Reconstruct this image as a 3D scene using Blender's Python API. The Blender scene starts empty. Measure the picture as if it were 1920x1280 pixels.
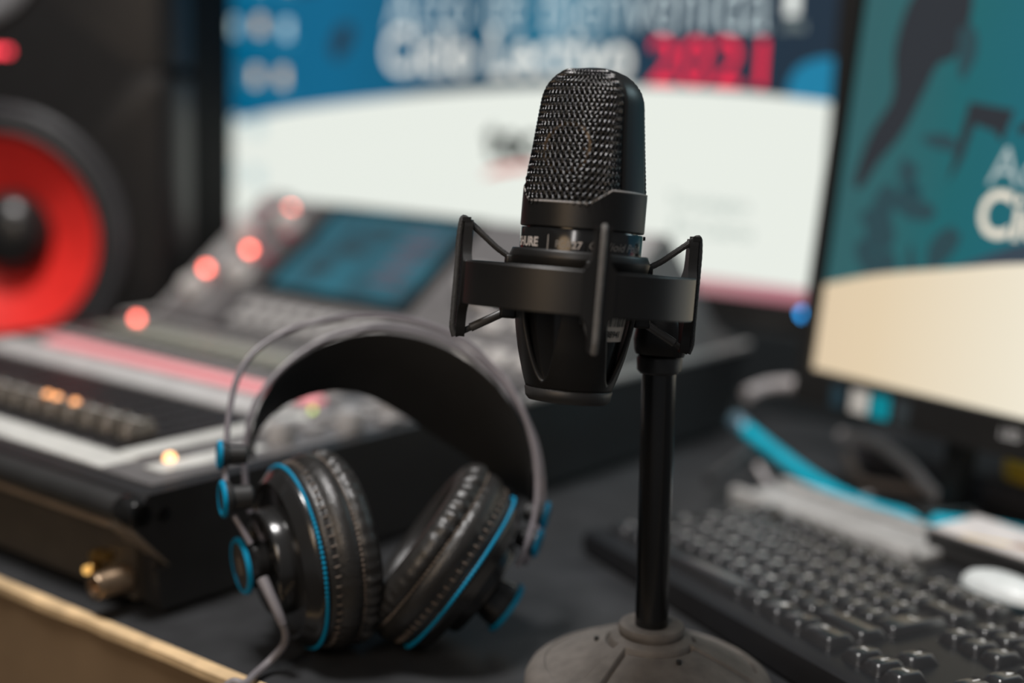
import bpy, math, random
import numpy as np
from math import sin, cos, pi, radians, sqrt, atan2, asin, acos
from mathutils import Matrix, Vector
random.seed(7)
SC = bpy.context.scene
COL = SC.collection

# ------------------------------------------------------------------ camera
F_PX, EYE = 2667.0, 0.27
PIT, ROLL = radians(10.3), radians(1.87)
FW = Vector((0, cos(PIT), -sin(PIT)))
_u0 = Vector((0, sin(PIT), cos(PIT))); _r0 = Vector((1, 0, 0))
RT = _r0*cos(ROLL)+_u0*sin(ROLL); UP = -_r0*sin(ROLL)+_u0*cos(ROLL)
CAM = Vector((0, 0, EYE))
cd = bpy.data.cameras.new('camera'); co = bpy.data.objects.new('camera', cd); COL.objects.link(co)
cd.sensor_width = 36; cd.lens = F_PX/1920*36; cd.clip_start = .02; cd.clip_end = 50
M = Matrix((RT, UP, -FW)).transposed().to_4x4(); M.translation = CAM
co.matrix_world = M
cd.dof.use_dof = True; cd.dof.focus_distance = .582; cd.dof.aperture_fstop = 2.6
SC.camera = co

# ------------------------------------------------------------------ light
w = bpy.data.worlds.new('dim_room'); SC.world = w; w.use_nodes = True
w.node_tree.nodes['Background'].inputs[0].default_value = (.92, .95, 1, 1)
w.node_tree.nodes['Background'].inputs[1].default_value = .13
def area(name, loc, target, size, power, color):
    l = bpy.data.lights.new(name, 'AREA'); l.shape = 'DISK'; l.size = size; l.energy = power; l.color = color
    o = bpy.data.objects.new(name, l); COL.objects.link(o); o.location = loc
    o.rotation_euler = (Vector(target)-Vector(loc)).to_track_quat('-Z', 'Y').to_euler()
    return o
area('ceiling_light', (-.42, .50, 1.7), (-.05, .85, 0), .40, 32, (1, .97, .95))
area('room_lamp_left', (-.46, -.14, .46), (-.15, .65, .0), .40, 1.7, (1, .70, .42))
area('added_fill_right', (1.75, 1.45, 1.25), (.15, .95, .1), .5, 7, (.66, .93, 1))  # added cool fill, no lamp known there; brightens console side, cables and pole edge
fl = area('room_lamp_front', (-.42, -.88, 1.12), (.10, .62, .05), .14, 4.6, (1, .95, .92))
fl.data.shape = 'RECTANGLE'; fl.data.size = .14; fl.data.size_y = .55
SC.view_settings.view_transform = 'Standard'; SC.view_settings.look = 'None'
SC.view_settings.gamma = 1; SC.view_settings.use_curve_mapping = False
SC.view_settings.exposure = 0.0

# ------------------------------------------------------------------ helpers
def srgb(r, g, b):
    f = lambda c: (c/255/12.92) if c/255 <= .04045 else ((c/255+.055)/1.055)**2.4
    return (f(r), f(g), f(b))
def mat(name, col, rough=.5, metal=0, spec=.5, noise=0, var=.12, scale=60, coat=0, aniso=None):
    m = bpy.data.materials.new(name); m.use_nodes = True; nt = m.node_tree; N = nt.nodes; L = nt.links
    p = N['Principled BSDF']
    p.inputs['Roughness'].default_value = rough; p.inputs['Metallic'].default_value = metal
    p.inputs['Specular IOR Level'].default_value = spec; p.inputs['Coat Weight'].default_value = coat
    tc = N.new('ShaderNodeTexCoord'); n = N.new('ShaderNodeTexNoise'); n.inputs['Scale'].default_value = scale
    n.inputs['Detail'].default_value = 5; L.new(tc.outputs['Object'], n.inputs['Vector'])
    r = N.new('ShaderNodeValToRGB'); e = r.color_ramp.elements
    e[0].position = .3; e[1].position = .7
    e[0].color = tuple(c*(1-var) for c in col)+(1,); e[1].color = tuple(min(1, c*(1+var)) for c in col)+(1,)
    L.new(n.outputs['Fac'], r.inputs['Fac']); L.new(r.outputs['Color'], p.inputs['Base Color'])
    if noise:
        n2 = N.new('ShaderNodeTexNoise'); n2.inputs['Scale'].default_value = scale*12; n2.inputs['Detail'].default_value = 3
        L.new(tc.outputs['Object'], n2.inputs['Vector'])
        b = N.new('ShaderNodeBump'); b.inputs['Strength'].default_value = noise; b.inputs['Distance'].default_value = .0006
        L.new(n2.outputs['Fac'], b.inputs['Height']); L.new(b.outputs['Normal'], p.inputs['Normal'])
    return m
def emis(name, col, s=1.0, base=(.02, .02, .02)):
    m = bpy.data.materials.new(name); m.use_nodes = True; p = m.node_tree.nodes['Principled BSDF']
    p.inputs['Base Color'].default_value = base+(1,); p.inputs['Roughness'].default_value = .3
    p.inputs['Emission Color'].default_value = tuple(col)+(1,); p.inputs['Emission Strength'].default_value = s
    return m

def frame(o, x, y, z):
    m = Matrix((Vector(x), Vector(y), Vector(z))).transposed().to_4x4(); m.translation = Vector(o); return m
def axes(z, hint=(0, 0, 1)):
    z = Vector(z).normalized(); h = Vector(hint)
    if abs(z.dot(h.normalized())) > .97: h = Vector((1, 0, 0))
    x = h.cross(z).normalized(); return x, z.cross(x), z
def smooth_path(pts, n=8, closed=False):
    P = [Vector(p) for p in pts]; out = []
    k = len(P); rng = range(k if closed else k-1)
    for i in rng:
        if closed: a, b, c, d = P[i-1], P[i], P[(i+1) % k], P[(i+2) % k]
        else: a, b, c, d = P[max(i-1, 0)], P[i], P[i+1], P[min(i+2, k-1)]
        for j in range(n):
            t = j/n
            out.append(.5*((2*b)+(c-a)*t+(2*a-5*b+4*c-d)*t*t+(3*b-a-3*c+d)*t**3))
    if not closed: out.append(P[-1])
    return out

class MB:
    def __init__(s): s.v = []; s.f = []
    def add(s, vs, fs):
        o = len(s.v); s.v += [tuple(v) for v in vs]; s.f += [tuple(i+o for i in f) for f in fs]; return s
    def box(s, x0, x1, y0, y1, z0, z1, M=None, bev=0):
        if bev:
            return s.rbox(x0, x1, y0, y1, z0, z1, bev, M)
        vs = [Vector((x, y, z)) for z in (z0, z1) for y in (y0, y1) for x in (x0, x1)]
        if M: vs = [M@v for v in vs]
        return s.add(vs, [(0, 2, 3, 1), (4, 5, 7, 6), (0, 1, 5, 4), (2, 6, 7, 3), (0, 4, 6, 2), (1, 3, 7, 5)])
    def rbox(s, x0, x1, y0, y1, z0, z1, b, M=None, n=3, taper=0):
        # box with rounded vertical edges and a rounded top/bottom rim; taper shrinks the top
        def ring(inset, z, tp=0):
            r = []; a0, a1, c0, c1 = x0+inset+tp, x1-inset-tp, y0+inset+tp, y1-inset-tp
            rr = max(b-inset, b*.25)
            for cx, cy, st in ((a1-rr, c1-rr, 0), (a0+rr, c1-rr, 90), (a0+rr, c0+rr, 180), (a1-rr, c0+rr, 270)):
                for k in range(n+1):
                    t = radians(st+90*k/n); r.append((cx+rr*cos(t), cy+rr*sin(t), z))
            return r
        b2 = min(b, (z1-z0)*.45)
        rings = []
        for k in range(n+1):
            t = pi/2*k/n; rings.append(ring(b2*(1-sin(t))*.9, z0+b2*(1-cos(t))))
        for k in range(n+1):
            t = pi/2*k/n; rings.append(ring(b2*(1-cos(t))*.9, z1-b2+b2*sin(t), taper*(1 if k or 1 else 0)))
        return s.loft([[M@Vector(p) if M else Vector(p) for p in r] for r in rings], caps=True)
    def loft(s, rings, caps=False, closed=True, ring_closed=False):
        n = len(rings[0]); o = len(s.v)
        for r in rings: s.v += [tuple(p) for p in r]
        R = len(rings)
        for i in range(R if ring_closed else R-1):
            j = (i+1) % R
            for k in range(n if closed else n-1):
                l = (k+1) % n
                s.f.append((o+i*n+k, o+i*n+l, o+j*n+l, o+j*n+k))
        if caps:
            s.f.append(tuple(o+k for k in reversed(range(n)))); s.f.append(tuple(o+(R-1)*n+k for k in range(n)))
        return s
    def lathe(s, prof, seg=48, B=None, c0=True, c1=True, mod=None):
        # prof: (r, z) from bottom to top, around B's z axis
        B = B or Matrix.Identity(4); rings = []
        for i, (r, z) in enumerate(prof):
            ring = []
            for k in range(seg):
                t = 2*pi*k/seg; rr, zz = (mod(t, r, z, i) if mod else (r, z))
                ring.append(B@Vector((rr*cos(t), rr*sin(t), zz)))
            rings.append(ring)
        n = seg; o = len(s.v); s.loft(rings)
        if c0 and prof[0][0] > 1e-6: s.f.append(tuple(o+k for k in reversed(range(n))))
        if c1 and prof[-1][0] > 1e-6: s.f.append(tuple(o+(len(prof)-1)*n+k for k in range(n)))
        return s
    def cyl(s, a, b, r, seg=24, r2=None, bev=0):
        a = Vector(a); b = Vector(b); x, y, z = axes(b-a); h = (b-a).length; r2 = r if r2 is None else r2
        B = frame(a, x, y, z)
        pr = [(r, 0), (r2, h)] if not bev else [(r-bev, 0), (r-bev*.3, bev*.3), (r, bev), (r2, h-bev), (r2-bev*.3, h-bev*.3), (r2-bev, h)]
        return s.lathe(pr, seg, B)
    def tube(s, pts, r, seg=10, caps=True, flat=None, closed=False, hint=None):
        P = [Vector(p) for p in pts]; n = len(P); rings = []; px = None
        for i in range(n):
            if closed: t = P[(i+1) % n]-P[i-1]
            else: t = P[min(i+1, n-1)]-P[max(i-1, 0)]
            if t.length < 1e-9: t = Vector((0, 0, 1))
            t.normalize()
            if hint is not None:
                x = Vector(hint(i) if callable(hint) else hint); x = (x-t*x.dot(t)).normalized()
            elif px is None: x = axes(t)[0]
            else: x = (px-t*px.dot(t)).normalized()
            px = x; y = t.cross(x); rr = r(i) if callable(r) else r
            fx, fy = (1, 1) if not flat else flat
            rings.append([P[i]+(x*cos(2*pi*k/seg)*fx+y*sin(2*pi*k/seg)*fy)*rr for k in range(seg)])
        return s.loft(rings, caps=caps and not closed, ring_closed=closed)
    def prism(s, poly, y0, y1, M=None):
        # polygon in (x, z) extruded along y
        n = len(poly); vs = [Vector((x, y, z)) for y in (y0, y1) for x, z in poly]
        if M: vs = [M@v for v in vs]
        fs = [tuple(reversed(range(n))), tuple(range(n, 2*n))]+[(k, (k+1) % n, n+(k+1) % n, n+k) for k in range(n)]
        return s.add(vs, fs)
    def build(s, name, m, parent=None, ang=35, fix=True):
        me = bpy.data.meshes.new(name); me.from_pydata(s.v, [], s.f)
        if fix:
            import bmesh
            bm = bmesh.new(); bm.from_mesh(me); bmesh.ops.recalc_face_normals(bm, faces=bm.faces); bm.to_mesh(me); bm.free()
        me.polygons.foreach_set('use_smooth', [True]*len(me.polygons))
        me.set_sharp_from_angle(angle=radians(ang)); me.update()
        me.materials.append(m)
        o = bpy.data.objects.new(name, me); COL.objects.link(o)
        if parent: o.parent = parent
        return o
def link(name, me, parent, loc=(0, 0, 0), rot=None):
    o = bpy.data.objects.new(name, me); COL.objects.link(o); o.parent = parent; o.location = loc
    if rot is not None: o.rotation_euler = rot
    return o
def tag(o, label, cat, group=None, kind=None):
    o['label'] = label; o['category'] = cat
    if group: o['group'] = group
    if kind: o['kind'] = kind
    return o
def thing(name, label, cat, M=None, group=None):
    o = bpy.data.objects.new(name, None); COL.objects.link(o); o.empty_display_size = .02
    if M is not None: o.matrix_world = M
    return tag(o, label, cat, group)
def struct(name, mb, m):
    o = mb.build(name, m); o['kind'] = 'structure'; return o
def text2d(body, size=1, offset=0, shear=0, res=3, spacing=1.0):
    c = bpy.data.curves.new('t', 'FONT'); c.body = body; c.size = size; c.offset = offset; c.shear = shear
    c.resolution_u = res; c.space_character = spacing; c.fill_mode = 'FRONT' if hasattr(c, 'fill_mode') else c.fill_mode
    o = bpy.data.objects.new('t', c); COL.objects.link(o)
    dg = bpy.context.evaluated_depsgraph_get(); dg.update()
    me = bpy.data.meshes.new_from_object(o.evaluated_get(dg))
    vs = [(v.co.x, v.co.y) for v in me.vertices]; fs = [tuple(p.vertices) for p in me.polygons]
    bpy.data.objects.remove(o); bpy.data.curves.remove(c); bpy.data.meshes.remove(me)
    return vs, fs
def fit_text(body, width=None, height=None, **kw):
    vs, fs = text2d(body, 1, **kw)
    x0 = min(v[0] for v in vs); x1 = max(v[0] for v in vs); y1 = max(v[1] for v in vs)
    sx = width/(x1-x0) if width else None; sy = height/y1 if height else None
    sx = sx or sy; sy = sy or sx
    return [((x-x0)*sx, y*sy) for x, y in vs], fs
# a pixel of the 1920x1280 frame turned into a point of the room
def ray(x, y): return FW+RT*((x-960)/F_PX)-UP*((y-640)/F_PX)
def at_depth(x, y, d): return CAM+ray(x, y)*d
def at_z(x, y, z):
    r = ray(x, y); return CAM+r*((z-EYE)/r.z)

# ------------------------------------------------------------------ materials
black_plastic = mat('black_plastic', (.022, .022, .022), .45, noise=.15)
black_satin = mat('black_satin_metal', (.0065, .0062, .006), .42, spec=.42, noise=.05, scale=90)
black_gloss = mat('black_gloss', (.009, .009, .009), .16)
black_rubber = mat('black_rubber', (.02, .02, .02), .6, noise=.3)
wire_black = mat('black_wire_mesh', (.005, .005, .005), .12, spec=.62)
cord_black = mat('woven_cord', (.03, .03, .03), .55, noise=.8, scale=200)
dark_void = mat('dark_cloth', (.006, .006, .006), .9)
cast_iron = mat('painted_cast_iron', (.135, .122, .110), .6, noise=.5, scale=140, var=.18)
bronze_dim = mat('dim_bronze', (.07, .042, .018), .5, metal=.4)
brass = mat('brass', (.65, .42, .14), .3, metal=1)
steel = mat('brushed_steel', (.5, .46, .42), .35, metal=1)
desk_black = mat('desk_black_laminate', (.024, .025, .027), .5, noise=.2, scale=40, var=.25)
wood_edge = mat('bare_plywood_edge', (.60, .43, .24), .6, noise=.4, scale=30, var=.35)
wood_brown = mat('brown_panel', (.19, .125, .068), .6, noise=.1, scale=15, var=.12)
mixer_black = mat('console_black_metal', (.018, .018, .019), .42, noise=.2)
mixer_grey = mat('console_grey_face', (.125, .120, .120), .42, noise=.1)
mixer_dark = mat('console_dark_grey', (.05, .048, .05), .4)
key_grey = mat('grey_rubber_key', (.30, .29, .285), .45)
key_yell = mat('pale_yellow_key', (.27, .27, .225), .45)
white_print = mat('white_line_print', (.56, .56, .53), .45)
cap_dark = mat('fader_cap_bronze', (.10, .085, .07), .2, spec=.7)
slot_dark = mat('fader_slot', (.012, .011, .012), .5)
led_red = emis('red_led', (1, .17, .12), 12.0)
led_pink = emis('lit_mute_key', (1, .30, .33), .78, (.35, .2, .2))
led_amber = emis('amber_led', (1, .5, .2), 4.0)
led_green = emis('green_led', (.55, .75, .08), 2.2)
blue_ring = mat('blue_ring', (.0, .20, .36), .5, spec=.2, noise=.1)
leather = mat('black_leatherette', (.022, .021, .020), .30, noise=.5, scale=80)
stitch = mat('brown_stitching', (.16, .125, .10), .6)
cable_grey = mat('grey_cable', (.16, .15, .16), .45)

# ------------------------------------------------------------------ room shell
wall_paint = mat('dark_wall_paint', (.10, .10, .10), .8, noise=.3, scale=8)
floor_mat = mat('grey_carpet', (.07, .065, .06), .9, noise=.8, scale=40)
struct('floor', MB().box(-2.6, 2.4, -1.8, 2.4, -.80, -.76), floor_mat)
struct('wall_back', MB().box(-2.6, 2.4, 2.4, 2.5, -.80, 2.0), wall_paint)
struct('wall_left', MB().box(-2.7, -2.6, -1.8, 2.5, -.80, 2.0), wall_paint)

# ------------------------------------------------------------------ desk
TD = radians(37.3); D1 = Vector((sin(TD), cos(TD), 0)); D2 = Vector((-cos(TD), sin(TD), 0)); Z = Vector((0, 0, 1))
desk = thing('desk', 'long desk with black top, bare plywood front edge and brown front panel', 'desk',
             frame((-.1158, .6048, 0), D1, D2, Z))
MB().box(.0035, 1.05, -.95, 1.15, -.022, 0).build('desk_top', desk_black, desk)
e = MB(); rr = []
for i in range(141):
    v = -.95+2.1*i/140; j = random.uniform(-.0005, .0004); k = random.uniform(-.0006, .0002)
    rr.append([(-.0015+j, v, -.0052+k), (-.0015+j, v, -.0012+k), (.0005, v, .0004+k), (.004, v, .0003), (.004, v, -.007)])
e.loft(rr, caps=True).build('edge_strip', wood_edge, desk)['label'] = 'worn pale plywood edge'
MB().box(.0, .018, -.95, 1.15, -.32, -.0050).build('front_panel', wood_brown, desk)
for v in (-.94, 1.12):
    MB().box(.018, 1.04, v, v+.02, -.76, -.0221).build('side_panel', wood_brown, desk)

# ------------------------------------------------------------------ mixing console
TM = radians(38.5); E1 = Vector((sin(TM), cos(TM), 0)); E2 = Vector((-cos(TM), sin(TM), 0))
mixer = thing('mixing_console', 'black digital mixing console with tilted touchscreen and lit red keys', 'mixer',
              frame((-.181, .672, 0), E1, E2, Z))
WM = .419
prof = [(.012, .004), (.57, .004), (.590, .062), (.541, .084), (.4645, .160), (.4590, .1600), (.327, .0660), (.006, .0630), (.0, .047), (.0125, .042)]
MB().prism(prof, .003, WM-.003).build('body', mixer_black, mixer, ang=20)
cheek = [(.012, .003), (.571, .003), (.5925, .062), (.5925, .0665), (.322, .0685), (.004, .0650), (-.004, .056), (-.003, .047), (.0165, .0262), (.0085, .024)]
for v0, v1 in ((-.003, .003), (WM-.003, WM+.003)):
    c = MB().prism(cheek, v0, v1).build('side_cheek', mixer_black, mixer, ang=20)
    for u in (.012, .30, .55):
        y = v0 if v0 < 0 else v1
        MB().cyl((u, y, .054), (u, y+(-.0012 if v0 < 0 else .0012), .054), .0035, 14).build('screw', black_gloss, c)
# grey upper cheek faces beside the tilted panel
cheek_grey = mat('cheek_grey', (.30, .295, .29), .45)
for sg, v0 in ((1, -.0042), (-1, WM+.0042)):
    lo_p = [(.335, .071), (.585, .0665)]; hi_p = [(.541, .0885), (.4655, .1645), (.4565, .1645)]
    vs = [(u, v0, z) for u, z in lo_p]+[(u, v0+sg*.0006, z) for u, z in hi_p]
    vs += [(u, v0+sg*.0245, z-.0005) for u, z in lo_p+hi_p]
    n = 5; MB().add(vs, [tuple(range(5)), tuple(reversed(range(5, 10)))]+[(k, (k+1) % 5, 5+(k+1) % 5, 5+k) for k in range(5)]).build('panel_side_plate', cheek_grey, mixer, ang=10)
    MB().rbox(.30, .592, min(v0, v0-sg*.002)-.001, max(v0, v0-sg*.002)+.002, .0655, .0705, .001).build('edge_strip', mat('pale_edge_strip', (.5, .5, .49), .4) if sg == 1 else bpy.data.materials['pale_edge_strip'], mixer)
# rounded arm rest along the front with end caps
nose = MB().tube([(.0005, .012, .0555), (.0005, WM-.012, .0555)], .0072, 20).build('arm_rest', black_plastic, mixer)
for a, b in ((-.003, .012), (WM-.012, WM+.003)):
    MB().cyl((.0005, a, .0550), (.0005, b, .0550), .0085, 24, bev=.003).build('arm_rest_cap', black_gloss, nose)
MB().box(.0015, .0085, .010, WM-.01, .0425, .0465).build('front_rail', mat('bronze_rail', (.22, .17, .125), .4), mixer)
MB().box(.007, .0125, .012, WM-.01, .006, .0424).build('front_plate', mat('front_plate_brown', (.050, .041, .032), .45), mixer)
for a, b in ((-.0028, .0115), (WM-.0115, WM+.0028)):
    MB().prism([(-.004, .0465), (.003, .0505), (.0225, .0290), (.0165, .0255)], a if a < 0 else a-.008, b+.008 if a < 0 else b).build('corner_bracket', mat('bracket_grey', (.20, .17, .14), .45) if a < 0 else bpy.data.materials['bracket_grey'], mixer)
# headphone socket side of the front plate
k = MB()
k.lathe([(.0074, 0), (.0074, .003), (.0068, .004), (.0068, .018), (.0062, .0195), (.0040, .0195), (.0036, .017), (.0001, .017)], 40,
        frame((.006, .0185, .0165), *axes((-1, 0, 0))), mod=lambda t, r, z, i: (r*(1+.03*(i in (2, 3))*sin(20*t)), z))
k.build('knurled_knob', mat('bronze_knurl', (.42, .30, .20), .32, metal=.9), mixer)
for v, z, r, m_ in ((.0425, .0165, .0036, brass), (.0395, .0245, .0030, brass), (.032, .0255, .0026, brass)):
    MB().lathe([(r, 0), (r, .0045), (r*.8, .006), (.0001, .0062)], 20, frame((.006, v, z), *axes((-1, 0, 0)))).build('brass_socket', m_, mixer)
MB().lathe([(.0022, 0), (.0020, .002), (.0001, .0028)], 12, frame((.000, .0425, .0165), *axes((-1, 0, 0)))).build('amber_lamp', emis('amber_front', (1, .55, .15), 1.2), mixer)

def dz(u): return .0632+.0093*u
MD = lambda u, v, h=0: Vector((u, v, dz(u)+h))
# deck plate, recessed fader tray with white outline
MB().add([MD(.018, .012, .0006), MD(.322, .012, .0006), MD(.322, WM-.012, .0006), MD(.018, WM-.012, .0006)], [(0, 1, 2, 3)]).prism(
    [(.018, dz(.018)), (.322, dz(.322)), (.322, dz(.322)+.0008), (.018, dz(.018)+.0008)], .012, WM-.012).build('deck_plate', mixer_grey, mixer)
def deckbox(u0, u1, v0, v1, h0, h1, bev=0):
    zc = dz((u0+u1)/2); return MB().box(u0, u1, v0, v1, zc+h0, zc+h1, bev=bev)
deckbox(.046, .148, .078, WM-.02, .0004, .0016).build('fader_tray', slot_dark, mixer)
deckbox(.019, .042, .056, WM-.02, .0008, .0014).build('white_border', white_print, mixer)
deckbox(.042, .192, .058, .0745, .0008, .0014).build('white_border', white_print, mixer)
deckbox(.150, .183, .080, WM-.02, .0008, .0022).build('grey_strip', mat('pale_grey_strip', (.46, .45, .44), .5), mixer)
lab = deckbox(.034, .105, .024, .040, .0008, .0015).build('white_strip', white_print, mixer)  # plain white strip beside the fader tray
# faders: 17 slots, caps pulled down
cap = MB().rbox(-.0115, .0115, -.0068, .0068, 0, .0105, .003, taper=.0015); cap_o = None
cap_me = None
for i in range(17):
    v = .090+i*.0184
    MB().box(.048, .146, v-.0012, v+.0012, dz(.1)+.0014, dz(.1)+.0019).build('fader_slot', black_gloss, mixer)
    tk = MB()
    for j in range(8):
        u = .055+j*.012
        for sv in (-1, 1): tk.box(u, u+.0012, v+sv*.0045-.0022, v+sv*.0045+.0022, dz(.1)+.0015, dz(.1)+.0020)
    tk.build('fader_scale', mat('scale_print', (.09, .085, .085), .5) if i == 0 else bpy.data.materials['scale_print'], mixer)
    if cap_me is None:
        o = cap.build('fader_cap', cap_dark, mixer); cap_me = o.data; o.location = (.066, v, dz(.066)+.0022)
        ln = MB().box(-.0008, .0008, -.006, .006, .0104, .0109).build('cap_line', white_print, o); ln_me = ln.data
    else:
        o = link('fader_cap', cap_me, mixer, (.066, v, dz(.066)+.0022)); link('cap_line', ln_me, o)
for v_ in (.148, .166, .176):
    MB().lathe([(.0026, 0), (.0022, .0016), (.0001, .0028)], 12, Matrix.Translation((.066, v_, dz(.066)+.0128))).build('cap_glow', emis('amber_cap_glow', (1, .42, .16), 2.6) if v_ == .148 else bpy.data.materials['amber_cap_glow'], mixer)  # glowing dots added for the amber shine on the caps
# rows of channel keys
def keymesh(lu, lv, h, name, m, b=.0012):
    return MB().rbox(-lu/2, lu/2, -lv/2, lv/2, 0, h, b).build(name, m, mixer)
def row(name, u, m, lu, lv, h, n=17, v0=.090, dv=.0184, every=None):
    first = None
    for i in range(n):
        if every and not every(i): continue
        p = (u, v0+i*dv, dz(u)+.0009)
        if first is None: first = keymesh(lu, lv, h, name, m); first.location = p
        else: link(name, first.data, mixer, p)
row('mute_key', .199, led_pink, .013, .0165, .0035, every=lambda i: i < 16)
row('mute_key', .199, key_grey, .013, .0165, .0035, every=lambda i: i == 16)
row('select_key', .219, key_grey, .010, .014, .0035)
row('meter_strip', .236, mixer_dark, .016, .012, .0020)
row('listen_key', .256, key_yell, .011, .014, .0035)
row('display_strip', .279, key_yell, .020, .0168, .0012)
row('bank_key', .303, key_grey, .010, .014, .003)
# right hand side of the deck: function keys and small knobs
f0 = None
for i in range(8):
    for j in range(3):
        p = (.126+i*.0235, .018+j*.0175, dz(.126+i*.0235)+.0009)
        if j == 0 and i < 3: continue
        if f0 is None: f0 = keymesh(.012, .012, .0035, 'function_key', key_grey); f0.location = p
        else: link('function_key', f0.data, mixer, p)
for u, v in ((.12, .030), (.165, .020), (.21, .028)):
    MB().lathe([(.008, 0), (.0075, .010), (.0065, .012), (.0001, .0125)], 24, Matrix.Translation(MD(u, v, .001))).build('small_knob', key_grey, mixer)
def bulb(u, v, m, name, r=.0027):
    MB().lathe([(r, 0), (r, .002), (r*.7, .0038), (.0001, .0045)], 14, Matrix.Translation(MD(u, v, .001))).build(name, m, mixer)
bulb(.300, .404, led_red, 'red_led'); bulb(.052, .042, led_amber, 'amber_led', .0032)
bulb(.178, .065, led_green, 'green_led', .0017)
# tilted display panel, local frame: X up the slope, Y to the operator's left, Z off the face
SL = atan2(.0940, .132)
MP = frame((.327, 0, .0662), (cos(SL), 0, sin(SL)), (0, 1, 0), (-sin(SL), 0, cos(SL)))
LP = .1605
def pbox(s0, s1, v0, v1, h0, h1, bev=0): return MB().box(s0, s1, v0, v1, h0, h1, MP) if not bev else MB().rbox(s0, s1, v0, v1, h0, h1, bev, MP)
pbox(.004, LP, .006, WM-.006, .0, .0014).build('display_panel', mixer_grey, mixer)
pbox(.004, LP, .332, .348, .0014, .0018).build('panel_divider', mixer_dark, mixer)
scr = pbox(.046, .1605, .160, .330, .0014, .0028).build('touchscreen', black_gloss, mixer); scr['label'] = 'dark framed touchscreen'
ui = emis('teal_interface', (.010, .115, .165), 1.0)
nt = ui.node_tree; tc = nt.nodes.new('ShaderNodeTexCoord'); nz = nt.nodes.new('ShaderNodeTexNoise'); nz.inputs['Scale'].default_value = 24
rp = nt.nodes.new('ShaderNodeValToRGB'); rp.color_ramp.elements[0].position = .35; rp.color_ramp.elements[1].position = .65
rp.color_ramp.elements[0].color = (.010, .052, .075, 1); rp.color_ramp.elements[1].color = (.011, .125, .175, 1)
nt.links.new(tc.outputs['Object'], nz.inputs['Vector']); nt.links.new(nz.outputs['Fac'], rp.inputs['Fac']); nt.links.new(rp.outputs['Color'], nt.nodes['Principled BSDF'].inputs['Emission Color'])
pbox(.055, .153, .172, .320, .0028, .0032).build('interface_image', ui, scr)
ui_pink = emis('interface_pink', (.16, .07, .10), .8); ui_dark = emis('interface_dark', (.012, .04, .055), 1)
for j in range(6): pbox(.075+j*.011, .079+j*.011, .190, .222, .0032, .0034).build('interface_bar', ui_pink, scr)
for s0, v0 in ((.10, .255), (.128, .24), (.075, .27)): pbox(s0, s0+.012, v0, v0+.03, .0032, .0034).build('interface_block', ui_dark, scr)
f0 = None
for i in range(9):     # soft keys under the screen
    for s0 in (.012, .028):
        if f0 is None:
            f0 = MB().rbox(-.005, .005, -.0065, .0065, 0, .0035, .0012).build('soft_key', mat('pale_key', (.42, .41, .40), .45), mixer); b = f0
        else: b = link('soft_key', f0.data, mixer)
        b.matrix_local = MP@Matrix.Translation((s0, .178+i*.0178, .0014))
def pknob(s, v, r, h, m, name):
    return MB().lathe([(r*1.05, 0), (r*1.05, h*.15), (r*.95, h*.25), (r*.88, h*.85), (r*.75, h), (.0001, h*1.02)], 32, MP@Matrix.Translation((s, v, .0014))).build(name, m, mixer)
kn = mat('pale_knob', (.50, .48, .46), .38)
for s, v in ((.035, .397), (.060, .362), (.108, .398), (.128, .362)): pknob(s, v, .011, .013, kn, 'gain_knob')
for s, v in ((.147, .377), (.091, .379), (.061, .407)):
    MB().lathe([(.0030, 0), (.003, .002), (.002, .004), (.0001, .0046)], 14, MP@Matrix.Translation((s, v, .0014))).build('red_led', led_red, mixer)
bk_red = mat('dim_red_key', (.25, .03, .06), .4)
f0 = None
for s, v in ((.125, .406), (.105, .385), (.145, .405), (.115, .352), (.085, .352)):
    b = MB().rbox(-.005, .005, -.006, .006, 0, .003, .001, MP@Matrix.Translation((s, v, .0014))).build('red_key', bk_red, mixer)
pknob(.082, .112, .0165, .016, mat('silver_wheel', (.75, .74, .72), .25, metal=.5), 'data_wheel')
MB().lathe([(.0225, 0), (.0225, .002), (.018, .0025)], 32, MP@Matrix.Translation((.082, .112, .0013))).build('wheel_surround', mixer_dark, mixer)
f0 = None
for i in range(4):
    for j in range(3):
        if i > 1 and j == 2: continue
        p = MP@Matrix.Translation((.022+i*.036 if j < 2 else .022+i*.03, .028+j*.026, .0014))
        if f0 is None: f0 = MB().rbox(-.006, .006, -.009, .009, 0, .0035, .0012).build('menu_key', kn, mixer); b = f0
        else: b = link('menu_key', f0.data, mixer)
        b.matrix_local = p

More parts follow.
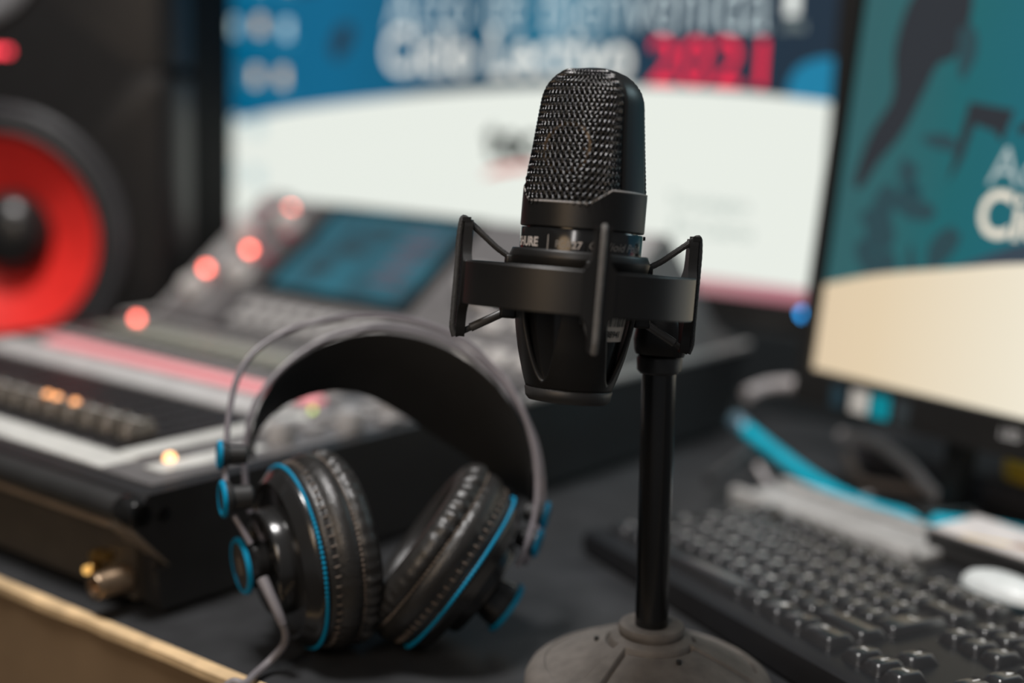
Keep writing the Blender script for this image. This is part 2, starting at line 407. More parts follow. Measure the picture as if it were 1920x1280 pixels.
# ------------------------------------------------------------------ studio loudspeaker
TS = radians(4.5)
spk = thing('loudspeaker', 'black studio loudspeaker with a bright red woofer cone', 'speaker',
            frame((-.462, 1.274, 0), (cos(TS), -sin(TS), 0), (sin(TS), cos(TS), 0), Z))
zc = .120
hw = .158
MB().box(-hw, hw, .055, .190, 0, .49).build('cabinet', mat('speaker_side', (.008, .008, .008), .8, spec=.08, noise=.1), spk)
speaker_black = mat('speaker_black', (.012, .012, .0125), .4, spec=.3)
def baffle(z0, z1, hx, hz, hr):
    n = 120; loops = []
    def rect(ins, y, ez0, ez1):
        out = []
        for k in range(n):
            t = 2*pi*k/n; c_, s_ = cos(t), sin(t); a = hw-ins
            q = min(((a-hx) if c_ > 0 else (a+hx))/max(abs(c_), 1e-6), ((ez1-hz) if s_ > 0 else (hz-ez0))/max(abs(s_), 1e-6))
            out.append((hx+q*c_, y, hz+q*s_))
        return out
    circ = lambda r, y: [(hx+r*cos(2*pi*k/n), y, hz+r*sin(2*pi*k/n)) for k in range(n)]
    loops = [circ(hr, .0549), circ(hr, .001), circ(hr+.0005, 0), rect(.016, 0, z0, z1), rect(.009, .002, z0, z1), rect(.003, .008, z0, z1), rect(0, .017, z0, z1), rect(0, .0549, z0, z1)]
    return MB().loft(loops)
baffle(0, .268, 0, zc, .103).build('baffle', speaker_black, spk, ang=30)
baffle(.268, .49, -.03, zc+.262, .0745).build('baffle', speaker_black, spk, ang=30)
BS = frame((0, 0, zc), (1, 0, 0), (0, 0, 1), (0, -1, 0))   # z axis out of the baffle
MB().lathe([(.117, .0), (.117, .004), (.114, .007), (.107, .007), (.103, .004), (.103, .0)], 80, BS, c0=False, c1=False).build('woofer_trim', mat('trim_grey', (.05, .05, .054), .35), spk)
MB().lathe([(.104, .001), (.101, .006), (.0965, .008), (.092, .006), (.0895, .001)], 80, BS, c0=False, c1=False).build('woofer_surround', black_rubber, spk)
red_cone = mat('red_cone', (.95, .035, .028), .42, noise=.1)
MB().lathe([(.0905, .002), (.080, -.003), (.060, -.012), (.040, -.022), (.030, -.026)], 80, BS, c0=False, c1=False).build('woofer_cone', red_cone, spk)['label'] = 'bright red cone'
MB().lathe([(.091, -.004), (.06, -.024), (.03, -.036), (.0001, -.036)], 40, BS, c0=False).build('cone_back', black_plastic, spk)
MB().lathe([(.039, -.024), (.0375, -.014), (.033, -.006), (.025, .001), (.014, .005), (.0001, .0065)], 56, BS, c0=False).build('dust_cap', mat('dust_cap_black', (.015, .015, .015), .28), spk)
for i in range(4):
    MB().lathe([(.0032, 0), (.0030, .0015), (.0001, .003)], 12, frame((-.012+i*.0075, 0, zc+.163), (1, 0, 0), (0, 0, 1), (0, -1, 0))).build('red_lamp', emis('speaker_led', (1, .05, .08), 3.2) if i == 0 else bpy.data.materials['speaker_led'], spk)
BT = frame((-.03, 0, zc+.262), (1, 0, 0), (0, 0, 1), (0, -1, 0))
MB().lathe([(.080, .0), (.080, .004), (.074, .006), (.05, -.002), (.02, -.008)], 64, BT, c0=False, c1=False).build('tweeter_horn', mat('horn_grey', (.16, .16, .165), .35), spk)
MB().lathe([(.021, -.008), (.014, .0), (.0001, .003)], 32, BT, c0=False).build('tweeter_dome', black_gloss, spk)

# ------------------------------------------------------------------ monitors and the wallpaper both of them show
def gradient(name, stops, axis=0, scale=1.0, s=1.0, noise_amp=.0, nscale=6):
    m = bpy.data.materials.new(name); m.use_nodes = True; nt = m.node_tree; N = nt.nodes; L = nt.links
    p = N['Principled BSDF']; p.inputs['Base Color'].default_value = (.01, .01, .01, 1); p.inputs['Roughness'].default_value = .4
    tc = N.new('ShaderNodeTexCoord'); sx = N.new('ShaderNodeSeparateXYZ'); L.new(tc.outputs['Object'], sx.inputs[0])
    n = N.new('ShaderNodeTexNoise'); n.inputs['Scale'].default_value = nscale; L.new(tc.outputs['Object'], n.inputs['Vector'])
    a = N.new('ShaderNodeMath'); a.operation = 'MULTIPLY'; a.inputs[1].default_value = 1/scale; L.new(sx.outputs[axis], a.inputs[0])
    b = N.new('ShaderNodeMath'); b.operation = 'MULTIPLY_ADD'; b.inputs[1].default_value = noise_amp; L.new(n.outputs['Fac'], b.inputs[0]); L.new(a.outputs[0], b.inputs[2])
    r = N.new('ShaderNodeValToRGB'); cr = r.color_ramp
    while len(cr.elements) < len(stops): cr.elements.new(.5)
    for el, (ps, c) in zip(cr.elements, stops): el.position = ps; el.color = tuple(c)+(1,)
    L.new(b.outputs[0], r.inputs['Fac']); L.new(r.outputs['Color'], p.inputs['Emission Color']); p.inputs['Emission Strength'].default_value = s
    return m
def flat(name, pts, m, parent, h):     # flat print lying on the screen face, h in front of it
    n = len(pts); vs = [(x, -h, z) for x, z in pts]
    o = MB().add(vs, [tuple(range(n))]).build(name, m, parent, fix=False); return o
def flat_text(name, tv, tf, x, z, m, parent, h, shear=0):
    return MB().add([(x+a+shear*b, -h, z+b) for a, b in tv], tf).build(name, m, parent, fix=False)
def blob(cx, cz, rx, rz, rot=0, n=28, jag=.0, seed=1):
    rnd = random.Random(seed); ph = [rnd.uniform(0, 6.28) for _ in range(4)]; P = []
    for i in range(n):
        t = 2*pi*i/n; k = 1+jag*sum(sin((j+2)*t+ph[j])/(j+1) for j in range(4))
        a, b = rx*k*cos(t), rz*k*sin(t); P.append((cx+a*cos(rot)-b*sin(rot), cz+a*sin(rot)+b*cos(rot)))
    return P
bezel = mat('monitor_black_bezel', (.014, .0135, .013), .35)
# --- centre monitor
cm_o = at_depth(1530, 575, 1.13)
Wc, Hc = .741, .417; tl = radians(1.25)
zc_ = E1*sin(tl)+Z*cos(tl); yc_ = (E1*cos(tl)-Z*sin(tl))
cmon = thing('computer_monitor', 'large black monitor behind the mixing console showing a welcome slide', 'monitor',
             frame(cm_o+E2*Wc, -E2, yc_, zc_))
MB().rbox(-.018, Wc+.018, .001, .030, -.024, Hc+.018, .006).build('housing', bezel, cmon)
bz = MB()
for a in ((-.018, Wc+.018, -.024, -.0005), (-.018, Wc+.018, Hc+.0005, Hc+.018), (-.018, -.0005, -.001, Hc+.001), (Wc+.0005, Wc+.018, -.001, Hc+.001)):
    bz.box(a[0], a[1], -.004, .004, a[2], a[3])
bz.build('bezel', bezel, cmon)
blue = gradient('slide_blue', [(0, srgb(0, 94, 130)), (.30, srgb(0, 98, 136)), (.42, srgb(0, 90, 124)), (.55, srgb(6, 74, 102)), (.68, srgb(0, 110, 142)), (.80, srgb(14, 50, 72)), (1, srgb(16, 40, 58))], 0, Wc, 1, .10, 5)
scr = MB().box(0, Wc, 0, .001, 0, Hc).build('screen', blue, cmon); scr['label'] = 'lit screen with blue and white slide'
white = emis('slide_white', srgb(231, 236, 228), 1.0)
curve = [(0, .1077), (.07, .122), (.1388, .1335), (.2462, .1465), (.3509, .1565), (.4464, .1632), (.52, .1662), (.58, .1672), (.6651, .1652), (.741, .160)]
cs = [(p.x, p.y) for p in smooth_path([(a, b, 0) for a, b in curve], 6)]
flat('slide_ground', [(0, .012), (Wc, .012)]+list(reversed(cs)), white, scr, .0003)
dk = emis('slide_dark', srgb(20, 50, 70), 1)
flat('slide_dark_band', [(.27, .153)]+[(a, b+.010*min(1, (a-.25)*8)) for a, b in cs if .27 < a < .60]+list(reversed([(a, b-.001) for a, b in cs if .27 < a < .60])), emis('slide_band', srgb(30, 56, 72), 1), scr, .0002)  # dark band of the slide picture, above the white curve
flat('slide_dark_patch', blob(.199, .203, .012, .022, -.5, jag=.1), dk, scr, .0002)
flat('slide_dark_patch', blob(.15, .262, .03, .012, .1, jag=.2), dk, scr, .0002)
flat('slide_cyan_patch', [(p[0] if p[0] < Wc-.001 else Wc-.001, p[1]) for p in blob(.728, .166, .026, .030, 0, jag=.05)], emis('slide_cyan', srgb(0, 122, 160), 1), scr, .0002)
tv, tf = fit_text('Acto de Bienvenida', width=.418, height=.050, offset=-.011)
flat_text('headline_text', tv, tf, .262, .2130, emis('slide_thin_white', srgb(205, 222, 226), 1), scr, .0004, 0)
tv, tf = fit_text('Ciclo Lectivo', width=.292, height=.0435, offset=.015)
flat_text('title_text', tv, tf, .2595, .1735, emis('slide_text_white', srgb(240, 240, 232), 1.05), scr, .0005)
tv, tf = fit_text('2021', width=.110, height=.0385, offset=.003)
flat_text('year_text', tv, tf, .570, .1700, emis('slide_red', (1, .012, .065), 1.15), scr, .0005)
ic_w = emis('icon_pale', srgb(200, 228, 236), 1.25); ic_b = emis('icon_tan', srgb(250, 222, 184), 1.2); ic_g = emis('icon_grey', srgb(40, 130, 165), 1)
for x, z, m_ in ((.0336, .214, ic_w), (.0763, .2153, ic_b), (.1178, .2115, ic_w), (.0285, .162, ic_w), (.0717, .1624, ic_b), (.1135, .1623, ic_b), (.034, .262, ic_g), (.0763, .262, ic_w), (.1178, .262, ic_b)):
    i0 = flat('desktop_icon', [(x-.005, z-.006), (x+.005, z-.006), (x+.005, z+.012), (x-.005, z+.012)], m_, scr, .0005)
    flat('icon_caption', [(x-.014, z-.012), (x+.014, z-.012), (x+.014, z-.008), (x-.014, z-.008)], ic_g, i0, .0005)
for x, z in ((.0337, .112), (.075, .112), (.112, .10), (.0337, .062), (.075, .060)):
    flat('desktop_icon', [(x-.010, z-.010), (x+.010, z-.010), (x+.010, z+.010), (x-.010, z+.010)], emis('icon_on_white', srgb(196, 214, 214), 1) if x == .0337 and z > .1 else bpy.data.materials['icon_on_white'] if x < .1 else white, scr, .0005)
tv, tf = fit_text('tec', height=.031, offset=.03)
flat_text('slide_logo', tv, tf, .391, .0985, emis('logo_dark', srgb(40, 48, 46), 1), scr, .0005)
flat('logo_swoosh', [(.390, .080), (.47, .096), (.47, .098), (.43, .094), (.405, .089)], emis('logo_red', srgb(205, 60, 50), 1), scr, .0005)
gt = emis('slide_grey_text', srgb(165, 178, 172), 1)
for s_, x, z in (('Tecnologico', .597, .069), ('Rio Cuarto', .602, .047)):
    tv, tf = fit_text(s_, width=.078, offset=.005); flat_text('caption_text', tv, tf, x, z, gt, scr, .0005)
flat('slide_mark', [(.694, .226), (.706, .226), (.706, .246), (.694, .246)], emis('mark_white', srgb(235, 240, 235), 1), scr, .0005)
tv, tf = fit_text('UTN', width=.02); flat_text('mark_text', tv, tf, .692, .214, gt, scr, .0005)
tb = flat('taskbar', [(0, 0), (Wc, 0), (Wc, .0125), (0, .0125)], gradient('taskbar_pink', [(0, srgb(200, 180, 180)), (.85, srgb(196, 150, 152)), (1, srgb(186, 120, 132))], 0, Wc, 1, .1, 30), scr, .0004)
MB().lathe([(.0035, 0), (.003, .0012), (.0001, .002)], 14, frame((Wc-.0088, -.004, -.0065), (1, 0, 0), (0, 0, 1), (0, -1, 0))).build('power_lamp', emis('blue_led', (.02, .36, .9), 4.5), cmon)
# foot of the centre monitor
gz = cm_o.z
MB().box(Wc/2-.035, Wc/2+.035, .031, .055, -gz+.012, .15).build('stand_neck', bezel, cmon)
MB().rbox(Wc/2-.14, Wc/2+.14, -.01, .12, -gz+.0045, -gz+.015, .004).build('stand_base', bezel, cmon)

# --- right monitor
rm_o = at_z(1525, 690, .085); rd = at_z(1920, 785, .085)-rm_o; rd.normalize()
rb = Vector((-rd.y, rd.x, 0)); tl = radians(6)
Wr, Hr = .42, .263
rmon = thing('computer_monitor', 'smaller black monitor at the right edge with stickers under its screen', 'monitor',
             frame(rm_o, rd, rb*cos(tl)-Z*sin(tl), rb*sin(tl)+Z*cos(tl)))
MB().rbox(-.012, Wr+.012, .001, .026, -.0245, Hr+.012, .005).build('housing', bezel, rmon)
bz = MB()
for a in ((-.012, Wr+.012, -.0245, -.0005), (-.012, Wr+.012, Hr+.0005, Hr+.012), (-.012, -.0005, -.001, Hr+.001), (Wr+.0005, Wr+.012, -.001, Hr+.001)):
    bz.box(a[0], a[1], -.004, .004, a[2], a[3])
bzo = bz.build('bezel', bezel, rmon)
teal = gradient('slide_teal', [(0, srgb(46, 92, 96)), (.15, srgb(38, 94, 98)), (.24, srgb(18, 96, 102)), (.5, srgb(8, 98, 118)), (1, srgb(0, 112, 146))], 0, Wr, 1, .06, 12)  # teal likewise brightened towards the unseen right end for more glow
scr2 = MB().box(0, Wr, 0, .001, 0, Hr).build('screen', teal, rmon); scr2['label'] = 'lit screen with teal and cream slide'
cream = gradient('slide_cream', [(0, srgb(222, 200, 168)), (.12, srgb(226, 206, 174)), (.36, srgb(236, 226, 204)), (1, (1.15, 1.2, 1.15))], 0, Wr, 1, .02, 4)  # unseen right end made brighter than the slide to throw more glow
curve2 = [(0, .0580), (.0447, .0705), (.1055, .0820), (.1497, .0900), (.22, .098), (.30, .101), (.42, .096)]
cs2 = [(p.x, p.y) for p in smooth_path([(a, b, 0) for a, b in curve2], 6)]
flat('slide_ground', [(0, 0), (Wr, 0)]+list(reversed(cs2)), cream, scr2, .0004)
ink = emis('slide_ink', srgb(30, 36, 44), 1); ink2 = emis('slide_ink_soft', srgb(30, 64, 72), 1)
flat('slide_hair_shape', [(p.x, p.y) for p in smooth_path([(.012, .128, 0), (.020, .160, 0), (.034, .185, 0), (.030, .215, 0), (.036, .245, 0), (.052, .262, 0), (.078, .262, 0), (.085, .238, 0), (.078, .212, 0), (.066, .206, 0), (.058, .188, 0), (.046, .162, 0), (.030, .142, 0), (.020, .126, 0)], 5, True)], ink, scr2, .0002)
for a in ((.078, .158, .012, .006, -.15, .2, 3), (.086, .215, .006, .02, .1, .2, 4), (.062, .118, .014, .011, .5, .35, 5), (.038, .105, .018, .014, .3, .4, 6), (.040, .075, .012, .018, .1, .4, 7), (.090, .092, .007, .020, -.5, .2, 8), (.072, .072, .006, .016, .2, .3, 9), (.056, .135, .012, .007, -.6, .3, 10)):
    flat('slide_figure_shape', blob(a[0], a[1], a[2], a[3], a[4], jag=a[5], seed=a[6]), ink2, scr2, .0003)
flat('slide_corner_frame', [(.0870, .133), (.0940, .1835), (.1270, .1795), (.1215, .1600), (.1150, .1665), (.1000, .1700), (.0950, .148)], ink, scr2, .0002)
flat('slide_corner_frame', [(.131, .170), (.160, .182), (.160, .174), (.133, .165)], ink, scr2, .0002)
tv, tf = fit_text('Acto de Bienvenida', width=.265, offset=-.006)
flat_text('headline_text', tv, tf, .1160, .1345, emis('slide_thin_grey', srgb(176, 190, 190), 1), scr2, .0005)
tv, tf = fit_text('Ciclo Lectivo', width=.185, height=.0285, offset=.02)
flat_text('title_text', tv, tf, .1135, .1035, emis('slide_text_cream', srgb(240, 230, 212), 1.0), scr2, .0005)
tv, tf = fit_text('2021', width=.066, height=.0245, offset=.012)
flat_text('year_text', tv, tf, .306, .1025, bpy.data.materials['slide_red'], scr2, .0005)
flat('slide_dark_band', [(.10, .0830)]+[(a, b+.012*min(1, (a-.1)*22)) for a, b in cs2 if .104 < a < .40]+list(reversed([(a, b-.001) for a, b in cs2 if .104 < a < .40])), emis('band2', srgb(46, 62, 76), 1), scr2, .0002)
for x0, x1, c, nm in ((.0225, .0335, (.02, .05, .07), 'dark_blue'), (.0395, .0545, (.66, .64, .60), 'white'), (.056, .0720, (0, .33, .42), 'teal'), (.0755, .0880, (.035, .045, .05), 'grey')):
    s_ = MB().box(x0, x1, -.0044, -.0040, -.0215, -.0065).build('sticker', mat('sticker_'+nm, c, .45), bzo); s_['label'] = nm.replace('_', ' ')+' sticker on the bezel'
tv, tf = fit_text('LED', height=.006, offset=.01)
MB().add([(.155+a, -.0043, -.0135+b) for a, b in tv], tf).build('maker_mark', mat('mark_grey', (.5, .5, .5), .5), bzo)
for x in (.103, .34):      # two feet under the right monitor
    gz = rm_o.z
    ft = MB().box(x-.007, x+.007, .027, .041, -gz+.0125, .03).build('foot', bezel, rmon)
    MB().rbox(x-.010, x+.010, -.005, .058, -gz+.0095, -gz+.0145, .002).build('foot_pad', bezel, ft)

# ------------------------------------------------------------------ condenser microphone on a shock mount
MC = at_depth(1090, 448, .571)
vr = ray(1090, 545).normalized()
up_i = (UP*cos(radians(4.9))+RT*sin(radians(4.9)))
ZM = (up_i-vr*(up_i.dot(vr))).normalized()
ZM = (ZM-vr*sin(radians(1.2))).normalized()
YM = (vr-ZM*vr.dot(ZM)).normalized(); XM = YM.cross(ZM)
FMm = frame(MC, XM, YM, ZM)
mm = .001
mic = thing('microphone', 'black side-address studio microphone with woven wire grille held in a cradle', 'microphone', FMm)
PSI = radians(-28)             # the front faces left of the lens
NF = Vector((sin(PSI), -cos(PSI), 0)); FF = Vector((cos(PSI), sin(PSI), 0))
def half_w(z):                 # outer half width of the frame (metres)
    z = z*1000; a = np.interp(z, [0, 13.7, 33.6, 54, 70], [24.6, 24.2, 22.3, 20.4, 18.9])
    if z > 53: a *= max(0, 1-((z-53)/15.0)**2.35)**(1/2.35)
    return a*mm
def half_b(z):
    z = z*1000
    return np.interp(z, [0, 13.7, 22, 33.6, 45, 55, 60, 63, 65.5, 67, 68], [24.6, 24.6, 22.9, 20.0, 17.4, 14.9, 13.6, 12.2, 10.6, 9.0, 7.4])*mm
def hn_(z): return .0097*np.interp(z*1000, [13, 40, 60, 67], [1, .93, .82, .74])
HN = .0097
def rim_in(n): return .0246-sqrt(.0246**2-n*n)
def gsurf(side, th, z, off=0):
    hn = hn_(z); ai = max(half_w(z)-rim_in(hn)-.0006, .0002); b = max(half_b(z), hn)+off; ai += off*.6
    return FF*(ai*sin(th))+NF*(side*(hn+(b-hn)*cos(th)))+Vector((0, 0, z))
def notch(phi):                # upper edge of the body shell; phi away from the face centre, degrees
    p = abs(phi); return np.interp(p, [0, 33, 53, 90], [13.2, 13.2, 19.0, 19.0])*mm
# body shell
NA = 144; sh = MB(); rings = []
zs = [0, .03, .3, .6, .9, .97, 1.0]
def shell_pt(k, r, z): t = 2*pi*k/NA; return Vector((r*sin(t), -r*cos(t), z))
def phi_of(k):
    t = math.degrees(2*pi*k/NA-PSI); t = (t+180) % 360-180
    return t if abs(t) <= 90 else 180-abs(t)
for q in zs:
    r = .0249-(.0004 if q in (0, 1.0) else 0); rings.append([shell_pt(k, r, .0036+(notch(phi_of(k))-.0036)*q) for k in range(NA)])
rings.append([shell_pt(k, .0228, notch(phi_of(k))-.0003) for k in range(NA)])
rings.append([shell_pt(k, .0225, .0036) for k in range(NA)])
sh.loft(rings, ring_closed=True).build('body_shell', black_satin, mic)
edge_m = mat('lip_highlight_grey', (.34, .325, .315), .4)  # pale colour stands in for the highlight along the shell's upper edge
MB().tube([shell_pt(k, .02462, notch(phi_of(k))+.0001) for k in range(NA)], .00034, 8, closed=True).build('lip_highlight', edge_m, mic)
# frame: an inverted U of metal between the front and the rear grille
path = [(-half_w(z), z) for z in np.linspace(.0125, .053, 14)]
for q in np.linspace(0, pi, 41)[1:-1]:
    ex = 2/2.35; z = .053+.0150*abs(sin(q))**ex
    path.append((-np.interp(z*1000, [53, 70], [20.5, 18.9])*mm*np.sign(cos(q))*abs(cos(q))**ex, z))
path += [(half_w(z), z) for z in np.linspace(.053, .0125, 14)]
fr = MB(); rings = []
for i, (a, z) in enumerate(path):
    a0, z0 = path[max(i-1, 0)]; a1, z1 = path[min(i+1, len(path)-1)]
    t = Vector((a1-a0, z1-z0)).normalized(); nrm = Vector((-t.y, t.x))
    hn = hn_(z); rm_ = lambda q: -rim_in(hn*q)
    sec = [(rm_(q), q) for q in (1, .85, .6, .3, 0, -.3, -.6, -.85, -1)]+[(rm_(1)-.0005, -1.04), (rm_(1)-.0016, -.99), (rm_(1)-.0016, .99), (rm_(1)-.0005, 1.04)]
    rings.append([FF*(a+nrm.x*o_)+NF*(hn*s_)+Vector((0, 0, z+nrm.y*o_)) for o_, s_ in sec])
fr.loft(rings, caps=True).build('grille_frame', black_satin, mic, ang=50)
# woven grille: two families of diagonal wires passing over and under each other
H_W, R_W, A_W, RS = .0032, .00040, .00036, .0246
def weave(side):
    mb = MB(); zlo, zhi = .0115, .0667; smax = RS*radians(83)
    for fam in (1, -1):
        lo = -smax-zhi; n = int((2*smax+2*zhi)/H_W)+2
        for i in range(n):
            c = lo+i*H_W
            run = []
            def flush():
                if len(run) > 2: mb.tube(list(run), R_W, 5, caps=False)
                run.clear()
            for z in np.arange(zlo, zhi, H_W/6):
                s_ = c+z if fam == 1 else c+zhi*2-z-.5*zhi
                if abs(s_) > smax: flush(); continue
                th = s_/RS
                if z < notch(math.degrees(atan2(half_w(z)*sin(th), HN+(half_b(z)-HN)*cos(th))))-.0012: flush(); continue
                run.append(gsurf(side, th, z, fam*A_W*cos(2*pi*z/H_W)-.0004))
            flush()
    return mb
for side, nm in ((1, 'front_grille'), (-1, 'rear_grille')):
    weave(side).build(nm, wire_black, mic, fix=False, ang=180)
# fine dark cloth behind the wires, capsule ring in front of it
for side in (1, -1):
    lin = MB(); rings = []
    for z in np.linspace(.010, .0666, 30):
        rings.append([gsurf(side, th, z, -.0022) for th in np.linspace(-pi/2, pi/2, 30)])
    lin.loft(rings, closed=False).build('wind_screen', dark_void, mic, fix=False)
cz = .0345
cap_c = NF*(half_b(cz)-.0019)+Vector((0, 0, cz))
cap_z = (NF+Vector((0, 0, .16))).normalized(); bx, by, bz_ = axes(cap_z)
cp = MB()
cp.lathe([(.0105, -.0008), (.0105, .0004), (.0095, .0006), (.0088, -.0004)], 48, frame(cap_c, bx, by, bz_), c0=False, c1=False)
cp.build('capsule_ring', bronze_dim, mic)
for j in range(6):
    t = j*pi/3; MB().cyl(cap_c+bx*.0078*cos(t)+by*.0078*sin(t)-bz_*.001, cap_c+bx*.0078*cos(t)+by*.0078*sin(t)+bz_*.0004, .0007, 8).build('capsule_screw', bronze_dim, mic)
# glossy label band and the body that goes down into the cradle
MB().lathe([(.0150, -.0580), (.0170, -.0565), (.0186, -.045), (.0205, -.034), (.0220, -.024), (.0236, -.012), (.0245, -.0092), (.0246, -.0085), (.0246, .0026), (.0243, .0031), (.0225, .0032), (.0225, .006)], 96).build('label_band', black_gloss, mic)
band = [o for o in mic.children if o.name.startswith('label_band')][0]
ink_w = mat('pale_print', (.42, .38, .35), .5)
def wrap(tv, tf, az0, z0, r, name, m, parent, shear=0):
    return MB().add([(r*sin(radians(az0)+(x+shear*y)/r), -r*cos(radians(az0)+(x+shear*y)/r), z0+y) for x, y in tv], tf).build(name, m, parent, fix=False)
tv, tf = fit_text('SHURE', width=.0152, height=.0036, offset=.03); wrap(tv, tf, -78, -.0043, .02466, 'maker_lettering', ink_w, band)
MB().add([(.02466*sin(radians(a)), -.02466*cos(radians(a)), z) for a, z in ((-31.5, -.006), (-30.9, -.006), (-30.9, .0004), (-31.5, .0004))], [(0, 1, 2, 3)]).build('print_line', ink_w, band, fix=False)
ink_d = mat('dim_print', (.20, .19, .18), .5)
tv, tf = fit_text('PGA', width=.0060, height=.0029, offset=-.008); wrap(tv, tf, -23.0, -.0044, .02466, 'model_lettering', ink_d, band)
tv, tf = fit_text('27', height=.0029, offset=.02); wrap(tv, tf, -8.0, -.0044, .02466, 'model_lettering', ink_w, band)
tv, tf = fit_text('Cardioid Polar', height=.0031, shear=.35, offset=-.004); wrap(tv, tf, 8, -.0040, .02466, 'script_lettering', ink_d, band)
MB().cyl(Vector((.0242, .004, .0022)), Vector((.0256, .0042, .0022)), .0008, 8).build('side_screw', black_gloss, mic)
# barcode sticker on the body inside the cradle window
def stick_pt(a, z, r=None): rr = (np.interp(z, [-.045, -.034, -.024, -.012], [.0186, .0205, .0220, .0236])+(r or 0)); return (rr*sin(radians(a)), -rr*cos(radians(a)), z)
st = MB(); rr = []
for z in np.linspace(-.0395, -.022, 6): rr.append([stick_pt(a, z, .0003) for a in np.linspace(37, 74, 14)])
sto = st.loft(rr, closed=False).build('barcode_sticker', mat('sticker_paper', (.66, .58, .50), .55), mic, fix=False); sto['label'] = 'white barcode sticker'
bc = MB(); a = 38.0; rb_ = random.Random(3)
while a < 72:
    wd = rb_.choice((.7, .7, 1.4, 2.0))
    bc.add([stick_pt(x, z, .0005) for x, z in ((a, -.0335), (a+wd, -.0335), (a+wd, -.029), (a+wd, -.0235), (a, -.0235), (a, -.029))], [(0, 1, 2, 5), (5, 2, 3, 4)]); a += wd+rb_.choice((.8, .8, 1.5))
ink_k = mat('black_print', (.01, .01, .01), .5)
bc.build('barcode', ink_k, sto, fix=False)
tv, tf = fit_text('88941', height=.0026, offset=.02)
MB().add([stick_pt(37.6+math.degrees(x/.0205), -.0378+y, .0006) for x, y in tv], tf).build('sticker_number', ink_k, sto, fix=False)

# --- shock mount
mount = thing('shock_mount', 'black ring shaped shock mount with elastic cords around the microphone', 'microphone mount', FMm)
RR = .0471
rg = MB(); rings = []
for r_, z_ in [(RR-.0024, -.0290), (RR-.0004, -.0292), (RR, -.0287), (RR, -.0125), (RR-.0004, -.0120), (RR-.0024, -.0122)]:
    rings.append([(r_*cos(2*pi*k/120), r_*sin(2*pi*k/120), z_) for k in range(120)])
rg.loft(rings, ring_closed=True).build('outer_ring', black_satin, mount)
POST = (10, 100, 190, 280)
ROLLC = mat('cord_pale', (.11, .105, .10), .5, noise=.8, scale=220)
for pa in POST:
    t0 = radians(pa); R_ = Vector((sin(t0), -cos(t0), 0)); T_ = Vector((cos(t0), sin(t0), 0))
    # post: wide where it meets the ring, narrow at both ends
    zz = [(-.0425, 4.0), (-.0415, 4.8), (-.037, 5.4), (-.0335, 6.6), (-.0310, 8.6), (-.0295, 11.6), (-.0285, 12.6), (-.0125, 13.0), (-.0115, 11.8), (-.0100, 9.2), (-.0080, 7.4), (-.0050, 6.5), (.001, 6.0), (.0030, 5.8), (.0037, 5.0)]
    pm = MB(); rings = []
    for z_, w_ in zz:
        h_ = w_*.5*mm*1.0; r0_, r1_ = RR-.0030, RR+.0006
        dr = (RR-sqrt(RR*RR-h_*h_))
        rings.append([R_*(r0_-dr)+T_*h_+Vector((0, 0, z_)), R_*(r1_-dr)+T_*h_+Vector((0, 0, z_)), R_*r1_+Vector((0, 0, z_)), R_*(r1_-dr)-T_*h_+Vector((0, 0, z_)), R_*(r0_-dr)-T_*h_+Vector((0, 0, z_))])
    po = pm.loft(rings, caps=True).build('post', black_satin, mount, ang=30)
    for sg in (-1, 1):
        MB().box(-.0008, .0008, -.0020, .0014, .0030, .0048, frame(R_*RR+T_*(sg*.0022), T_, R_, (0, 0, 1))).build('post_prong', black_satin, po)
    # cord: along the outside of the post, then in to the cradle at top and bottom
    c_in_t = R_*.0292+Vector((0, 0, -.0098)); c_in_b = R_*.0285+Vector((0, 0, -.0315))
    top = R_*(RR+.0003)+Vector((0, 0, .0044)); bot = R_*(RR+.0003)+Vector((0, 0, -.0420))
    pts = [R_*.0275+Vector((0, 0, -.0100)), c_in_t+Vector((0, 0, .0008))]+[c_in_t.lerp(top, q) for q in (.25, .5, .75, .93)]+[top+R_*.0008+Vector((0, 0, -.0002)), R_*(RR+.0018)+Vector((0, 0, -.001))]
    pts += [R_*(RR+.0019)+Vector((0, 0, z_)) for z_ in (-.008, -.014, -.021, -.028, -.034, -.039)]+[bot+R_*.0004+Vector((0, 0, -.0007))]
    MB().tube(smooth_path(pts, 5), lambda i: .00122*(1+.06*(i % 2)), 10).build('elastic_cord', cord_black if pa != 10 else ROLLC, mount)
    pts = [bot+R_*.0003, bot.lerp(c_in_b, .08), bot.lerp(c_in_b, .5), bot.lerp(c_in_b, .95), R_*.0268+Vector((0, 0, -.0300))]
    MB().tube(smooth_path(pts, 4), .00125, 10).build('elastic_cord', cord_black, mount)
    sl = MB().tube([bot.lerp(c_in_b, .30), bot.lerp(c_in_b, .93)], .00175, 12).build('cord_sleeve', mat('sleeve_grey', (.06, .058, .056), .4) if pa == 10 else bpy.data.materials['sleeve_grey'], mount)
    MB().rbox(-.0025, .0025, -.0045, .0022, -.0034, .0026, .001, frame(R_*.0285+Vector((0, 0, -.0305)), T_, R_, (0, 0, 1))).build('cord_hook', black_satin, mount)
    MB().rbox(-.0025, .0025, -.0040, .0016, -.0020, .0020, .001, frame(R_*.0285+Vector((0, 0, -.0105)), T_, R_, (0, 0, 1))).build('cord_hook', black_satin, mount)
